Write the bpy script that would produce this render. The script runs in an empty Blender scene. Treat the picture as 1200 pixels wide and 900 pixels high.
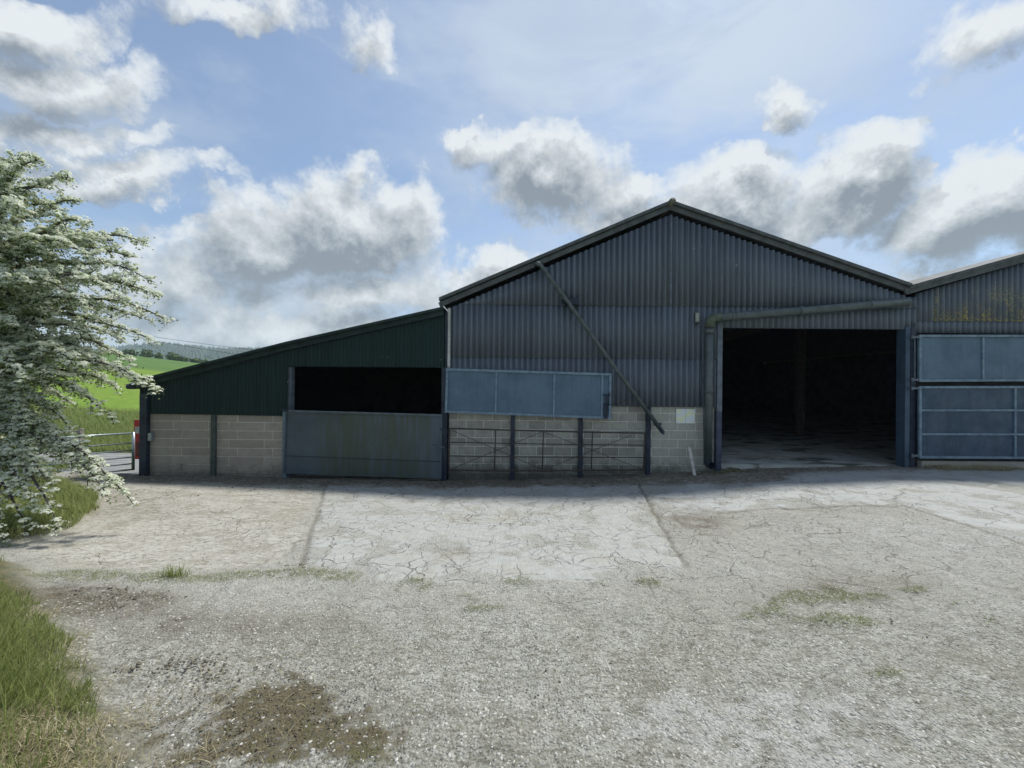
import bpy, math, random
import numpy as np
from mathutils import Vector, Matrix
R = math.radians
rng = np.random.default_rng(7); random.seed(7)
S = bpy.context.scene
COL = S.collection
# ------------------------------------------------------------------ camera
F = 450.0; CAMZ = 2.4; ROLL = R(0.5)
cam = bpy.data.cameras.new('camera'); co = bpy.data.objects.new('camera', cam); COL.objects.link(co)
cam.sensor_width = 36; cam.lens = F/1200*36; cam.clip_start = 0.05; cam.clip_end = 9000
co.matrix_world = Matrix.Translation((0, 0, CAMZ)) @ Matrix.Rotation(R(90), 4, 'X') @ Matrix.Rotation(ROLL, 4, 'Z')
S.camera = co
def dirp(px, py):
    u = (px-600)/F; v = (450-py)/F; c, s = math.cos(ROLL), math.sin(ROLL)
    return (u*c - v*s, 1.0, u*s + v*c)
def P(px, py, Y=10.0):
    d = dirp(px, py); return Vector((d[0]*Y, Y, CAMZ + d[2]*Y))
# ------------------------------------------------------------------ noise (numpy)
def _h(ix, iy, s):
    n = (ix*374761393 + iy*668265263 + s*1442695041) & 0xffffffff
    n = ((n ^ (n >> 13))*1274126177) & 0xffffffff
    return ((n ^ (n >> 16)) & 0xffff)/65535.0
def vnoise(x, y, s=0):
    x = np.asarray(x, float); y = np.asarray(y, float)
    ix = np.floor(x).astype(np.int64); iy = np.floor(y).astype(np.int64)
    fx = x-ix; fy = y-iy; fx = fx*fx*(3-2*fx); fy = fy*fy*(3-2*fy)
    a = _h(ix, iy, s); b = _h(ix+1, iy, s); c = _h(ix, iy+1, s); d = _h(ix+1, iy+1, s)
    return (a*(1-fx)+b*fx)*(1-fy) + (c*(1-fx)+d*fx)*fy
def fbm(x, y, o=4, s=0):
    t = 0; a = .5; n = 0
    for i in range(o):
        t = t + a*vnoise(x, y, s+i*17); n += a; a *= .5; x = x*2.03+5.1; y = y*2.03+1.7
    return t/n
def sst(a, b, x):
    t = np.clip((x-a)/(b-a), 0, 1); return t*t*(3-2*t)
# ------------------------------------------------------------------ ground heights
_bp = [P(*q) for q in [(165,556),(330,559),(520,563),(600,562),(760,557),(845,550),(1065,547),(1200,548)]]
_bx = [-14]+[p.x for p in _bp]+[24]; _bz = [_bp[0].z]+[p.z for p in _bp]+[_bp[-1].z]
def basez(x): return np.interp(x, _bx, _bz)
def ZG(x, y):
    b = basez(x); t = np.clip(1-np.asarray(y, float)/10, 0, 1.4)
    return b + (0.80-b)*t**1.05
def G(px, py):
    d = dirp(px, py); Y = 3.0
    for _ in range(40):
        z = float(ZG(d[0]*Y, Y)); Yn = (z-CAMZ)/d[2]; Y = .5*Y+.5*Yn
    return Vector((d[0]*Y, Y, float(ZG(d[0]*Y, Y))))
def TER(x, y):
    x = np.asarray(x, float); y = np.asarray(y, float)
    yard = ZG(x, y) - .07
    yard = np.where(y > 10.2, basez(x)-.3, yard)
    a = np.clip(-x/np.maximum(y, 15), .3, 1.35)
    low = -.45 + (y-15)*(.073+.12*(a-.78))
    low = np.where(y < 15, -.45, low)
    cr = 140.0
    top = -.45 + (cr-15)*(.073+.12*(a-.78))
    t = sst(cr, cr+260, y)
    over = np.maximum(low*0+top - .35*np.maximum(y-cr, 0)*0, 0)*(1-t) - 12*t
    z = np.where(y > cr, over, low)
    n1 = fbm(x/260+9, y/260+3, 4, 5)
    hill = sst(480, 1000, y)*(96 + 46*(n1-.5) + 30*(vnoise(x/330, y*0+2, 3)-.5))
    hill = hill*(1 - .2*sst(.88, 1.15, -x/np.maximum(y, 1)))
    z = z + hill + (fbm(x/25, y/25, 3, 2)-.5)*.9*sst(18, 50, y)
    w = sst(-9.0, -12.5, x)*sst(9.0, 13, y)           # left of the sheds, beyond the gate
    w = np.maximum(w, sst(42, 60, y))
    left = sst(-9.5, -16, x)
    base = yard + (fbm(x/2, y/2, 3, 8)-.5)*.12*left
    r = base*(1-w) + z*w
    return r
# ------------------------------------------------------------------ mesh helpers
def tag(o, label=None, cat=None, group=None, kind=None):
    if label: o['label'] = label
    if cat: o['category'] = cat
    if group: o['group'] = group
    if kind: o['kind'] = kind
    return o
def thing(name, label, cat, loc=(0,0,0), group=None):
    o = bpy.data.objects.new(name, None); COL.objects.link(o); o.location = loc; o.empty_display_size = .2
    return tag(o, label, cat, group)
def link(o, parent):
    COL.objects.link(o)
    if parent is not None:
        o.parent = parent
        m = Vector((0,0,0)); q = parent
        while q is not None: m += q.location; q = q.parent
        o.location = -m if o.type == 'MESH' else o.location
class MB:
    def __init__(s): s.v = []; s.f = []; s.t = []; s.cur = .5
    def add(s, vs, fs):
        n = len(s.v); s.v += [tuple(q) for q in vs]; s.t += [s.cur]*len(vs); s.f += [tuple(i+n for i in f) for f in fs]
    def box(s, x0, x1, y0, y1, z0, z1):
        s.add([(x0,y0,z0),(x1,y0,z0),(x1,y1,z0),(x0,y1,z0),(x0,y0,z1),(x1,y0,z1),(x1,y1,z1),(x0,y1,z1)],
              [(0,3,2,1),(4,5,6,7),(0,1,5,4),(1,2,6,5),(2,3,7,6),(3,0,4,7)])
    def quad(s, p, th):       # front polygon p (list, ccw from the camera), extruded back in +Y by th
        n = len(p); q = [Vector(a)+Vector((0,th,0)) for a in p]
        s.add(list(p)+q, [tuple(range(n)), tuple(range(2*n-1, n-1, -1))]+[(i, i+n, (i+1)%n+n, (i+1)%n) for i in range(n)])
    def bar(s, p, q, w, d):   # rectangular bar from p to q: width w, depth d
        p = Vector(p); q = Vector(q); a = (q-p).normalized()
        up = Vector((0,1,0)) if abs(a.y) < .9 else Vector((1,0,0))
        n = a.cross(up).normalized()*w/2; m = up-a*up.dot(a); m = m.normalized()*d/2
        c = [p-n-m, p+n-m, p+n+m, p-n+m]; e = [x+(q-p) for x in c]
        s.add(c+e, [(0,3,2,1),(4,5,6,7),(0,1,5,4),(1,2,6,5),(2,3,7,6),(3,0,4,7)])
    def tube(s, pts, r, seg=10, cap=True):
        pts = [Vector(p) for p in pts]; rs = r if isinstance(r, (list, tuple)) else [r]*len(pts)
        vs = []; fs = []; ref = None
        for i, p in enumerate(pts):
            a = (pts[min(i+1, len(pts)-1)]-pts[max(i-1, 0)]).normalized()
            if ref is None: ref = Vector((0,0,1)) if abs(a.z) < .8 else Vector((1,0,0))
            u = a.cross(ref).normalized(); ref = u.cross(a).normalized()
            for k in range(seg):
                t = 2*math.pi*k/seg; vs.append(p + (u*math.cos(t)+ref*math.sin(t))*rs[i])
        for i in range(len(pts)-1):
            for k in range(seg):
                k2 = (k+1) % seg; fs.append((i*seg+k, i*seg+k2, (i+1)*seg+k2, (i+1)*seg+k))
        if cap: fs.append(tuple(range(seg-1,-1,-1))); b = (len(pts)-1)*seg; fs.append(tuple(b+k for k in range(seg)))
        s.add(vs, fs)
    def build(s, name, mat, parent=None, smooth=False, bevel=0):
        me = bpy.data.meshes.new(name); me.from_pydata(s.v, [], s.f); me.update()
        at = me.attributes.new('tone', 'FLOAT', 'POINT'); at.data.foreach_set('value', s.t)
        me.materials.append(mat); o = bpy.data.objects.new(name, me); link(o, parent)
        if smooth: me.polygons.foreach_set('use_smooth', [True]*len(me.polygons))
        if bevel:
            b = o.modifiers.new('bevel', 'BEVEL'); b.width = bevel; b.segments = 2; b.limit_method = 'ANGLE'
        return o
def npmesh(name, V, Fa, mat, parent=None, smooth=False, attrs=None):
    me = bpy.data.meshes.new(name); nf, k = Fa.shape
    me.vertices.add(len(V)); me.vertices.foreach_set('co', V.astype(np.float32).ravel())
    me.loops.add(nf*k); me.loops.foreach_set('vertex_index', Fa.astype(np.int32).ravel())
    me.polygons.add(nf); me.polygons.foreach_set('loop_start', np.arange(0, nf*k, k, dtype=np.int32))
    if smooth: me.polygons.foreach_set('use_smooth', np.ones(nf, bool))
    me.update(calc_edges=True); me.validate()
    for n, a in (attrs or {}).items():
        at = me.attributes.new(n, 'FLOAT', 'POINT'); at.data.foreach_set('value', np.asarray(a, np.float32).ravel())
    me.materials.append(mat); o = bpy.data.objects.new(name, me); link(o, parent)
    return o
# ------------------------------------------------------------------ material helpers
class NT:
    def __init__(s, name):
        s.m = bpy.data.materials.new(name); s.m.use_nodes = True; s.t = s.m.node_tree; s.t.nodes.clear()
        s.out = s.n('ShaderNodeOutputMaterial')
        s.co = None
    def n(s, typ, **kw):
        n = s.t.nodes.new(typ)
        for k, v in kw.items(): setattr(n, k, v)
        return n
    def s_(s, sock, v):
        if hasattr(v, 'links') or isinstance(v, bpy.types.NodeSocket): s.t.links.new(v, sock)
        elif isinstance(v, (tuple, list)) and len(v) == 3 and sock.type == 'RGBA': sock.default_value = (*v, 1)
        else: sock.default_value = v
    def pos(s):
        if s.co is None: s.co = s.n('ShaderNodeNewGeometry').outputs['Position']
        return s.co
    def math(s, op, a, b=None, clamp=False):
        n = s.n('ShaderNodeMath', operation=op); n.use_clamp = clamp; s.s_(n.inputs[0], a)
        if b is not None: s.s_(n.inputs[1], b)
        return n.outputs[0]
    def scale(s, v, k):
        n = s.n('ShaderNodeVectorMath', operation='MULTIPLY'); s.s_(n.inputs[0], v); n.inputs[1].default_value = k; return n.outputs[0]
    def noise(s, scale, detail=5, rough=.55, vec=None, dist=0):
        n = s.n('ShaderNodeTexNoise'); s.s_(n.inputs['Vector'], vec if vec is not None else s.pos())
        n.inputs['Scale'].default_value = scale; n.inputs['Detail'].default_value = detail
        n.inputs['Roughness'].default_value = rough; n.inputs['Distortion'].default_value = dist
        return n.outputs['Fac']
    def ramp(s, f, a, b, lo=0.0, hi=1.0, smooth=True):
        n = s.n('ShaderNodeMapRange', interpolation_type='SMOOTHSTEP' if smooth else 'LINEAR'); n.clamp = True
        s.s_(n.inputs[0], f)
        for i, v in enumerate((a, b, lo, hi)): s.s_(n.inputs[i+1], v)
        return n.outputs[0]
    def mix(s, f, a, b, blend='MIX'):
        n = s.n('ShaderNodeMix', data_type='RGBA', blend_type=blend); s.s_(n.inputs[0], f); s.s_(n.inputs[6], a); s.s_(n.inputs[7], b)
        return n.outputs[2]
    def attr(s, name): return s.n('ShaderNodeAttribute', attribute_name=name).outputs['Fac']
    def sep(s, v=None):
        n = s.n('ShaderNodeSeparateXYZ'); s.s_(n.inputs[0], v if v is not None else s.pos()); return n.outputs
    def bump(s, h, dist, strength=1.0, normal=None):
        n = s.n('ShaderNodeBump'); s.s_(n.inputs['Height'], h); n.inputs['Distance'].default_value = dist; n.inputs['Strength'].default_value = strength
        if normal is not None: s.s_(n.inputs['Normal'], normal)
        return n.outputs[0]
    def bsdf(s, col, rough=.6, metal=0.0, normal=None, spec=.4, trans=None):
        b = s.n('ShaderNodeBsdfPrincipled'); s.s_(b.inputs['Base Color'], col); s.s_(b.inputs['Roughness'], rough)
        s.s_(b.inputs['Metallic'], metal); s.s_(b.inputs['Specular IOR Level'], spec)
        if normal is not None: s.s_(b.inputs['Normal'], normal)
        if trans is not None:
            t = s.n('ShaderNodeBsdfTranslucent'); s.s_(t.inputs[0], col); mx = s.n('ShaderNodeMixShader'); mx.inputs[0].default_value = trans
            s.t.links.new(b.outputs[0], mx.inputs[1]); s.t.links.new(t.outputs[0], mx.inputs[2]); s.t.links.new(mx.outputs[0], s.out.inputs[0])
        else: s.t.links.new(b.outputs[0], s.out.inputs[0])
        return s.m
def paint(name, c, c2=None, rough=.55, sc=3, streak=True, chips=None, dirt=.5, bump=.002, spec=.35, metal=0):
    t = NT(name); c2 = c2 or tuple(x*.6 for x in c)
    f = t.ramp(t.noise(sc, 6, .6), .35, .7)
    col = t.mix(f, c, c2)
    if streak:
        st = t.noise(1, 5, .6, vec=t.scale(t.pos(), (14, 14, .9)))
        col = t.mix(t.math('MULTIPLY', t.ramp(st, .48, .72), dirt), col, tuple(x*.5+.012 for x in c2))
    tn = t.attr('tone'); col = t.mix(t.math('MULTIPLY', t.math('SUBTRACT', tn, .5), 1.0, True), col, tuple(min(1, x*1.8) for x in c))
    if chips:
        ch = t.noise(38, 3, .6); g = t.noise(2.2, 2, .5)
        col = t.mix(t.math('MULTIPLY', t.ramp(ch, .71, .74), t.ramp(g, .5, .6)), col, chips)
    nrm = t.bump(t.noise(60, 4, .6), bump, .6)
    return t.bsdf(col, t.ramp(f, 0, 1, rough-.08, rough+.12), metal, nrm, spec)
# ------------------------------------------------------------------ materials
def mat_sheet(name, c, c2, lichen=False, chips=(.5,.5,.47)):
    t = NT(name); tn = t.attr('tone')
    v = t.scale(t.pos(), (9, 9, .55))
    st = t.noise(1, 6, .62, vec=v)
    col = t.mix(t.ramp(st, .35, .7), c, c2)
    col = t.mix(t.ramp(tn, .0, 1.0, 0, .14), col, tuple(x*1.45 for x in c))
    big = t.noise(.7, 4, .6); col = t.mix(t.ramp(big, .5, .75, 0, .25), col, tuple(x*.62 for x in c2))
    ch = t.noise(17, 2, .5, vec=t.scale(t.pos(), (1, 1, .55))); gr = t.noise(1.3, 2, .5, vec=t.scale(t.pos(), (1.3, 1, .8)))
    col = t.mix(t.math('MULTIPLY', t.ramp(ch, .735, .76), t.ramp(gr, .52, .6)), col, chips)
    fine = t.noise(70, 4, .7); col = t.mix(t.ramp(fine, .4, .75, 0, .22), col, tuple(x*1.7 for x in c))
    if lichen:
        z = t.sep()[2]; x = t.sep()[0]
        L = t.noise(24, 5, .72); zone = t.math('MULTIPLY', t.ramp(z, LAPZ-.01, LAPZ+.06, 0, 1), t.ramp(z, LAPZ+1.25, LAPZ+.1, 0, 1))
        zone = t.math('MULTIPLY', zone, t.ramp(t.noise(1.4, 3, .6, vec=t.scale(t.pos(), (1.2, 1, .7))), .42, .6))
        zone = t.math('MAXIMUM', zone, t.math('MULTIPLY', t.ramp(z, LAPZ-.03, LAPZ, 0, 1), t.ramp(z, LAPZ+.06, LAPZ+.02, 0, 1)))
        zone = t.math('MULTIPLY', zone, t.ramp(x, 10.75, 11.0, 0, 1))
        col = t.mix(t.math('MULTIPLY', zone, t.ramp(L, .46, .58)), col, (.46,.39,.13))
    nrm = t.bump(t.noise(45, 4, .6), .003, .5)
    return t.bsdf(col, .62, 0, nrm, .3)
LAPZ = P(1120, 376).z
M = {}
M['clad'] = mat_sheet('grey_blue_fibre_cement', (.128,.152,.182), (.092,.111,.135))
M['clad2'] = mat_sheet('grey_blue_fibre_cement_lichen', (.128,.152,.182), (.092,.111,.135), True)
M['green'] = mat_sheet('dark_green_sheet', (.010,.031,.028), (.006,.020,.019))
M['barge'] = paint('weathered_barge', (.095,.103,.107), (.062,.068,.07), .7, 5, False)
M['greenbarge'] = paint('green_barge', (.016,.034,.03), (.01,.022,.02), .6, 4, False)
M['blue'] = paint('blue_paint_panel', (.098,.162,.225), (.078,.13,.182), .5, 2.2, True, (.45,.5,.52), .4)
M['blueframe'] = paint('blue_frame', (.18,.26,.325), (.11,.165,.22), .5, 8, False, (.3,.2,.12))
M['bluedark'] = paint('dark_blue_panel', (.05,.088,.135), (.036,.064,.10), .5, 2.5, True, (.5,.52,.52), .5)
M['post'] = paint('dark_blue_steel', (.022,.036,.062), (.014,.02,.034), .5, 6, True, (.12,.09,.06))
M['jamb'] = paint('grey_blue_jamb', (.14,.17,.205), (.085,.105,.13), .55, 5, True, (.14,.09,.06))
M['pipe'] = paint('algae_grey_pipe', (.085,.105,.108), (.055,.072,.065), .45, 6, True, None, .7, .001, .5)
M['rust'] = paint('rusty_bar', (.075,.06,.05), (.045,.03,.024), .8, 14, False)
M['galv'] = paint('galvanised', (.36,.42,.44), (.24,.29,.31), .38, 8, False, metal=.55)
M['white'] = paint('aged_white', (.55,.55,.52), (.38,.38,.35), .6, 8, True)
M['red'] = paint('red_sign', (.55,.03,.03), (.45,.025,.025), .5, 3, False)
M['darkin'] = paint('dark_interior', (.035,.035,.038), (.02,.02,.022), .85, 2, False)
M['wood'] = paint('weathered_wood', (.30,.27,.22), (.18,.16,.13), .85, 9, True)
M['paleplank'] = paint('pale_plank', (.52,.51,.47), (.36,.34,.30), .8, 12, True)
def mat_gatepanel():
    t = NT('algae_gate_panel')
    st = t.noise(1, 6, .65, vec=t.scale(t.pos(), (10, 10, .8)))
    col = t.mix(t.ramp(t.noise(1.6, 4, .6), .35, .7), (.085,.115,.145), (.06,.085,.105))
    x = t.sep()[0]
    xm = t.math('MULTIPLY', t.ramp(x, P(360,500).x, P(400,500).x, .15, 1), t.ramp(x, P(517,500).x, P(495,500).x, .1, 1))
    col = t.mix(t.math('MULTIPLY', t.math('MULTIPLY', t.ramp(st, .3, .6), xm), .85), col, (.06,.078,.045))
    col = t.mix(t.math('MULTIPLY', t.ramp(t.noise(6, 5, .7, vec=t.scale(t.pos(), (2, 2, .6))), .66, .72), .6), col, (.12,.13,.09))
    dk = t.noise(7, 3, .6); col = t.mix(t.ramp(dk, .70, .73, 0, .8), col, (.012,.016,.02))
    return t.bsdf(col, .5, 0, t.bump(t.noise(3, 4, .6), .01, .5), .4)
M['gatepanel'] = mat_gatepanel()
def mat_block(name, c, c2, mossz=.35):
    t = NT(name); tn = t.attr('tone')
    col = t.mix(tn, c, c2)
    col = t.mix(t.ramp(t.noise(5, 6, .65), .4, .75, 0, .55), col, tuple(x*.62 for x in c))
    col = t.mix(t.ramp(t.noise(130, 3, .7), .35, .7, 0, .35), col, tuple(x*1.35 for x in c2))
    z = t.sep()[2]; zz = t.math('ADD', z, t.math('MULTIPLY', t.noise(3.0, 5, .7), 1.0))
    col = t.mix(t.ramp(zz, mossz+.65, mossz+.15, 0, .8), col, (.045,.05,.035))
    return t.bsdf(col, .9, 0, t.bump(t.noise(90, 4, .7), .006, .8), .2)
M['block'] = mat_block('concrete_block', (.20,.195,.17), (.37,.365,.32))
M['block2'] = mat_block('brown_concrete_block', (.30,.275,.24), (.37,.345,.30), .05)
M['mortar'] = mat_block('mortar', (.60,.59,.53), (.64,.63,.57))
M['render'] = mat_block('cement_render', (.34,.335,.29), (.39,.385,.34))
# --------------------------------------------------------------- the yard
def poly(pts): return [(G(*p).x, G(*p).y) for p in pts]
def sdist(x, y, pg):      # signed distance, positive inside
    d = np.full(x.shape, 1e9); ins = np.zeros(x.shape, bool); n = len(pg)
    for i in range(n):
        ax, ay = pg[i]; bx, by = pg[(i+1) % n]; ex, ey = bx-ax, by-ay
        t = np.clip(((x-ax)*ex+(y-ay)*ey)/(ex*ex+ey*ey+1e-12), 0, 1)
        d = np.minimum(d, np.hypot(x-ax-t*ex, y-ay-t*ey))
        c = ((ay > y) != (by > y)) & (x < (bx-ax)*(y-ay)/(by-ay+1e-12)+ax); ins ^= c
    return np.where(ins, d, -d)
def pdist(x, y, pts):     # distance to a polyline
    d = np.full(x.shape, 1e9)
    for (ax, ay), (bx, by) in zip(pts[:-1], pts[1:]):
        ex, ey = bx-ax, by-ay; t = np.clip(((x-ax)*ex+(y-ay)*ey)/(ex*ex+ey*ey+1e-12), 0, 1)
        d = np.minimum(d, np.hypot(x-ax-t*ex, y-ay-t*ey))
    return d
def blob(x, y, px, py, rx, ry):
    c = G(px, py); a = G(px+rx, py); b = G(px, py-ry); b2 = G(px, py+ry)
    sx = abs(a.x-c.x); sy = abs(b.y-b2.y)/2
    sh = (b.x-b2.x)/(b.y-b2.y)
    dy = y-c.y; dx = x-c.x-sh*dy
    return np.exp(-((dx/sx)**2+(dy/sy)**2))
SLAB = poly([(383,566),(747,566),(765,600),(802,662),(768,681),(700,684),(600,683),(520,686),(430,676),(352,663)])
LSLAB = poly([(130,560),(381,566),(350,663),(270,670),(200,672),(60,668),(20,650)])
APRON = poly([(750,562),(1300,540),(1500,640),(1200,634),(1062,594),(900,596),(840,602),(775,606)])
EDGE = poly([(40,676),(120,674),(200,678),(270,676),(350,672),(430,680),(520,688),(600,685),(700,684),(770,682)])
JOINTS = [poly([(383,566),(352,663)]), poly([(747,566),(802,662)]), poly([(1062,594),(1320,675)]), poly([(840,602),(900,596),(1062,594)])]
VERGE = [(-30,12),(-12.6,12)]+poly([(0,572),(70,566),(110,580),(128,598),(90,622),(20,640),(-60,650),(45,664),(100,755),(125,830),(160,905),(200,1100)])+[(-1.5,-4),(-30,-4)]
WALLD = poly([(165,552),(330,556),(520,560),(600,559),(760,555),(850,549)])
def masks(x, y):
    wx = x+.35*(fbm(x*1.3, y*1.3, 4, 21)-.5); wy = y+.35*(fbm(x*1.3+7, y*1.3+3, 4, 22)-.5)
    a = {}
    ws = x+.10*(fbm(x*4, y*4, 3, 31)-.5); wt = y+.22*(fbm(x*2.5+7, y*2.5+3, 4, 32)-.5)
    sds = sdist(ws, wt, SLAB); slab = sst(-.03, .05, sds)*(1-sst(.50,.60,fbm(x*3.1+4, y*3.1, 5, 34)+.13*sst(.5,.0,sds)-.03)*.75); ls = sst(-.1, .25, sdist(wx, wt, LSLAB)); sda = sdist(ws, wt, APRON); ap = sst(-.05, .12, sda)*(1-sst(.5,.6,fbm(x*2.6+4, y*2.6, 5, 35)+.16*sst(.8,.0,sda)-.06)*.8)
    a['slab'] = slab; a['lslab'] = ls; a['apron'] = ap
    B = lambda *q: blob(wx, wy, *q)
    n = fbm(x*5, y*5, 5, 41); nh = fbm(x*17, y*17, 4, 43); n2 = fbm(x*1.1, y*1.1, 4, 42)
    moss = 1.2*B(330,825,130,60)+.35*B(410,870,70,30)+.5*B(200,870,120,35)+.6*B(640,760,200,60)*n2*1.2+.5*B(1030,840,90,50)+.35*B(100,760,60,30)
    moss = sst(.50, .66, moss*.42+n*.42+nh*.42-.21)*np.clip(moss*1.3, 0, 1)
    a['moss'] = moss
    dirt = .9*B(100,700,110,24)+.5*B(300,730,160,25)+.5*B(840,618,70,14)+.6*B(800,600,45,12)+.45*B(540,650,60,14)+.25*B(950,650,120,20)+.5*B(130,590,120,26)+.5*B(1000,690,140,25)+.5*B(60,860,170,60)+1.1*B(950,550,130,5)+.9*B(870,560,50,10)+.8*B(1140,548,90,6)
    wl = pdist(wx, wy, WALLD)
    dirt = dirt + 1.5*sst(2.0, .5, wl + .5*(fbm(x*3, y*3, 3, 51)-.5))
    a['dirt'] = np.clip(sst(.25, .95, dirt*.8+n*.6-.1)*np.clip(dirt*1.8, 0, 1), 0, 1)
    e = pdist(wx, wt, EDGE)
    gl = sst(.16, .03, e)*sst(.42, .6, fbm(x*2.2, y*2.2, 3, 61)+.25*sst(-.5, -2, x)-.1)
    gp = 0
    for q in [(940,705,45,10),(985,735,40,10),(925,722,30,8),(1015,735,30,8),(1080,695,40,8),(1160,730,40,9),(990,700,60,12),(1060,800,50,10),(870,720,30,8),(1120,710,30,6),(540,700,22,7),(560,715,30,6)]:
        gp = gp + .9*B(*q)
    a['grs'] = np.clip(1.3*gl*sst(.30,.48,nh) + sst(.55, .75, gp*.45+n*.35+nh*.4-.06)*np.clip(gp*1.5, 0, 1) + .8*B(410,878,40,14)*sst(.45, .6, n), 0, 1)
    a['verge'] = sst(-.1, .25, sdist(wx, wy, VERGE))
    cr = .9*slab+.8*ls*sst(.45, .6, n2)+.9*B(650,620,160,40)+1.0*B(880,583,170,20)+.8*B(1000,640,220,40)+.35*ap+.4*sst(-.5, .5, y-2.6)
    a['crk'] = np.clip(cr, 0, 1)
    j = np.full(x.shape, 9.0)
    for q in JOINTS: j = np.minimum(j, pdist(ws, y, q))
    a['joint'] = sst(.05, .008, j)
    a['pale'] = np.clip(.9*B(830,850,180,50)*n*1.3+.7*B(1000,860,160,60)*n+.7*B(480,720,120,30)*n+.8*B(1000,620,200,22)*n + .5*B(560,800,80,60)*n+.6*B(1130,640,120,30)*n, 0, 1)
    a['soft'] = np.clip(slab+ls*.8+ap, 0, 1)
    return a
def lin(segs):
    r = []
    for a, b, st in segs: r.append(np.arange(a, b, st))
    return np.concatenate(r+[np.array([segs[-1][1]])])
def height(x, y, A):
    z = ZG(x, y)
    rough = 1-A['soft']
    z = z + rough*((fbm(x*1.7, y*1.7, 4, 71)-.5)*.06 + (fbm(x*9, y*9, 3, 72)-.5)*.022 + (vnoise(x*33, y*33, 73)-.5)*.010) + (fbm(x*.5, y*.5, 2, 75)-.5)*.05*sst(9.8, 8, y)
    z = z + A['soft']*((fbm(x*3, y*3, 3, 74)-.5)*.008) + A['slab']*.02 + A['apron']*.012
    z = z + A['verge']*(.05+.09*fbm(x*2.5, y*2.5, 3, 77)) + A['moss']*.012*fbm(x*20, y*20, 2, 78) + A['grs']*.015 + A['dirt']*(fbm(x*14, y*14, 3, 79)-.3)*.03
    z = z - A['joint']*.012
    return z
yx = lin([(-13,-6,.09),(-6,-3.6,.035),(-3.6,3.6,.022),(3.6,7,.035),(7,24,.09)])
yy = lin([(-3,1.2,.2),(1.2,3.6,.018),(3.6,5.5,.03),(5.5,10.06,.05)])
gx, gy = np.meshgrid(yx, yy); A = masks(gx, gy)
gz = height(gx, gy, A)
nx, ny = len(yx), len(yy)
idx = np.arange(nx*ny).reshape(ny, nx)
Fq = np.stack([idx[:-1,:-1], idx[:-1,1:], idx[1:,1:], idx[1:,:-1]], -1).reshape(-1, 4)
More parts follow.
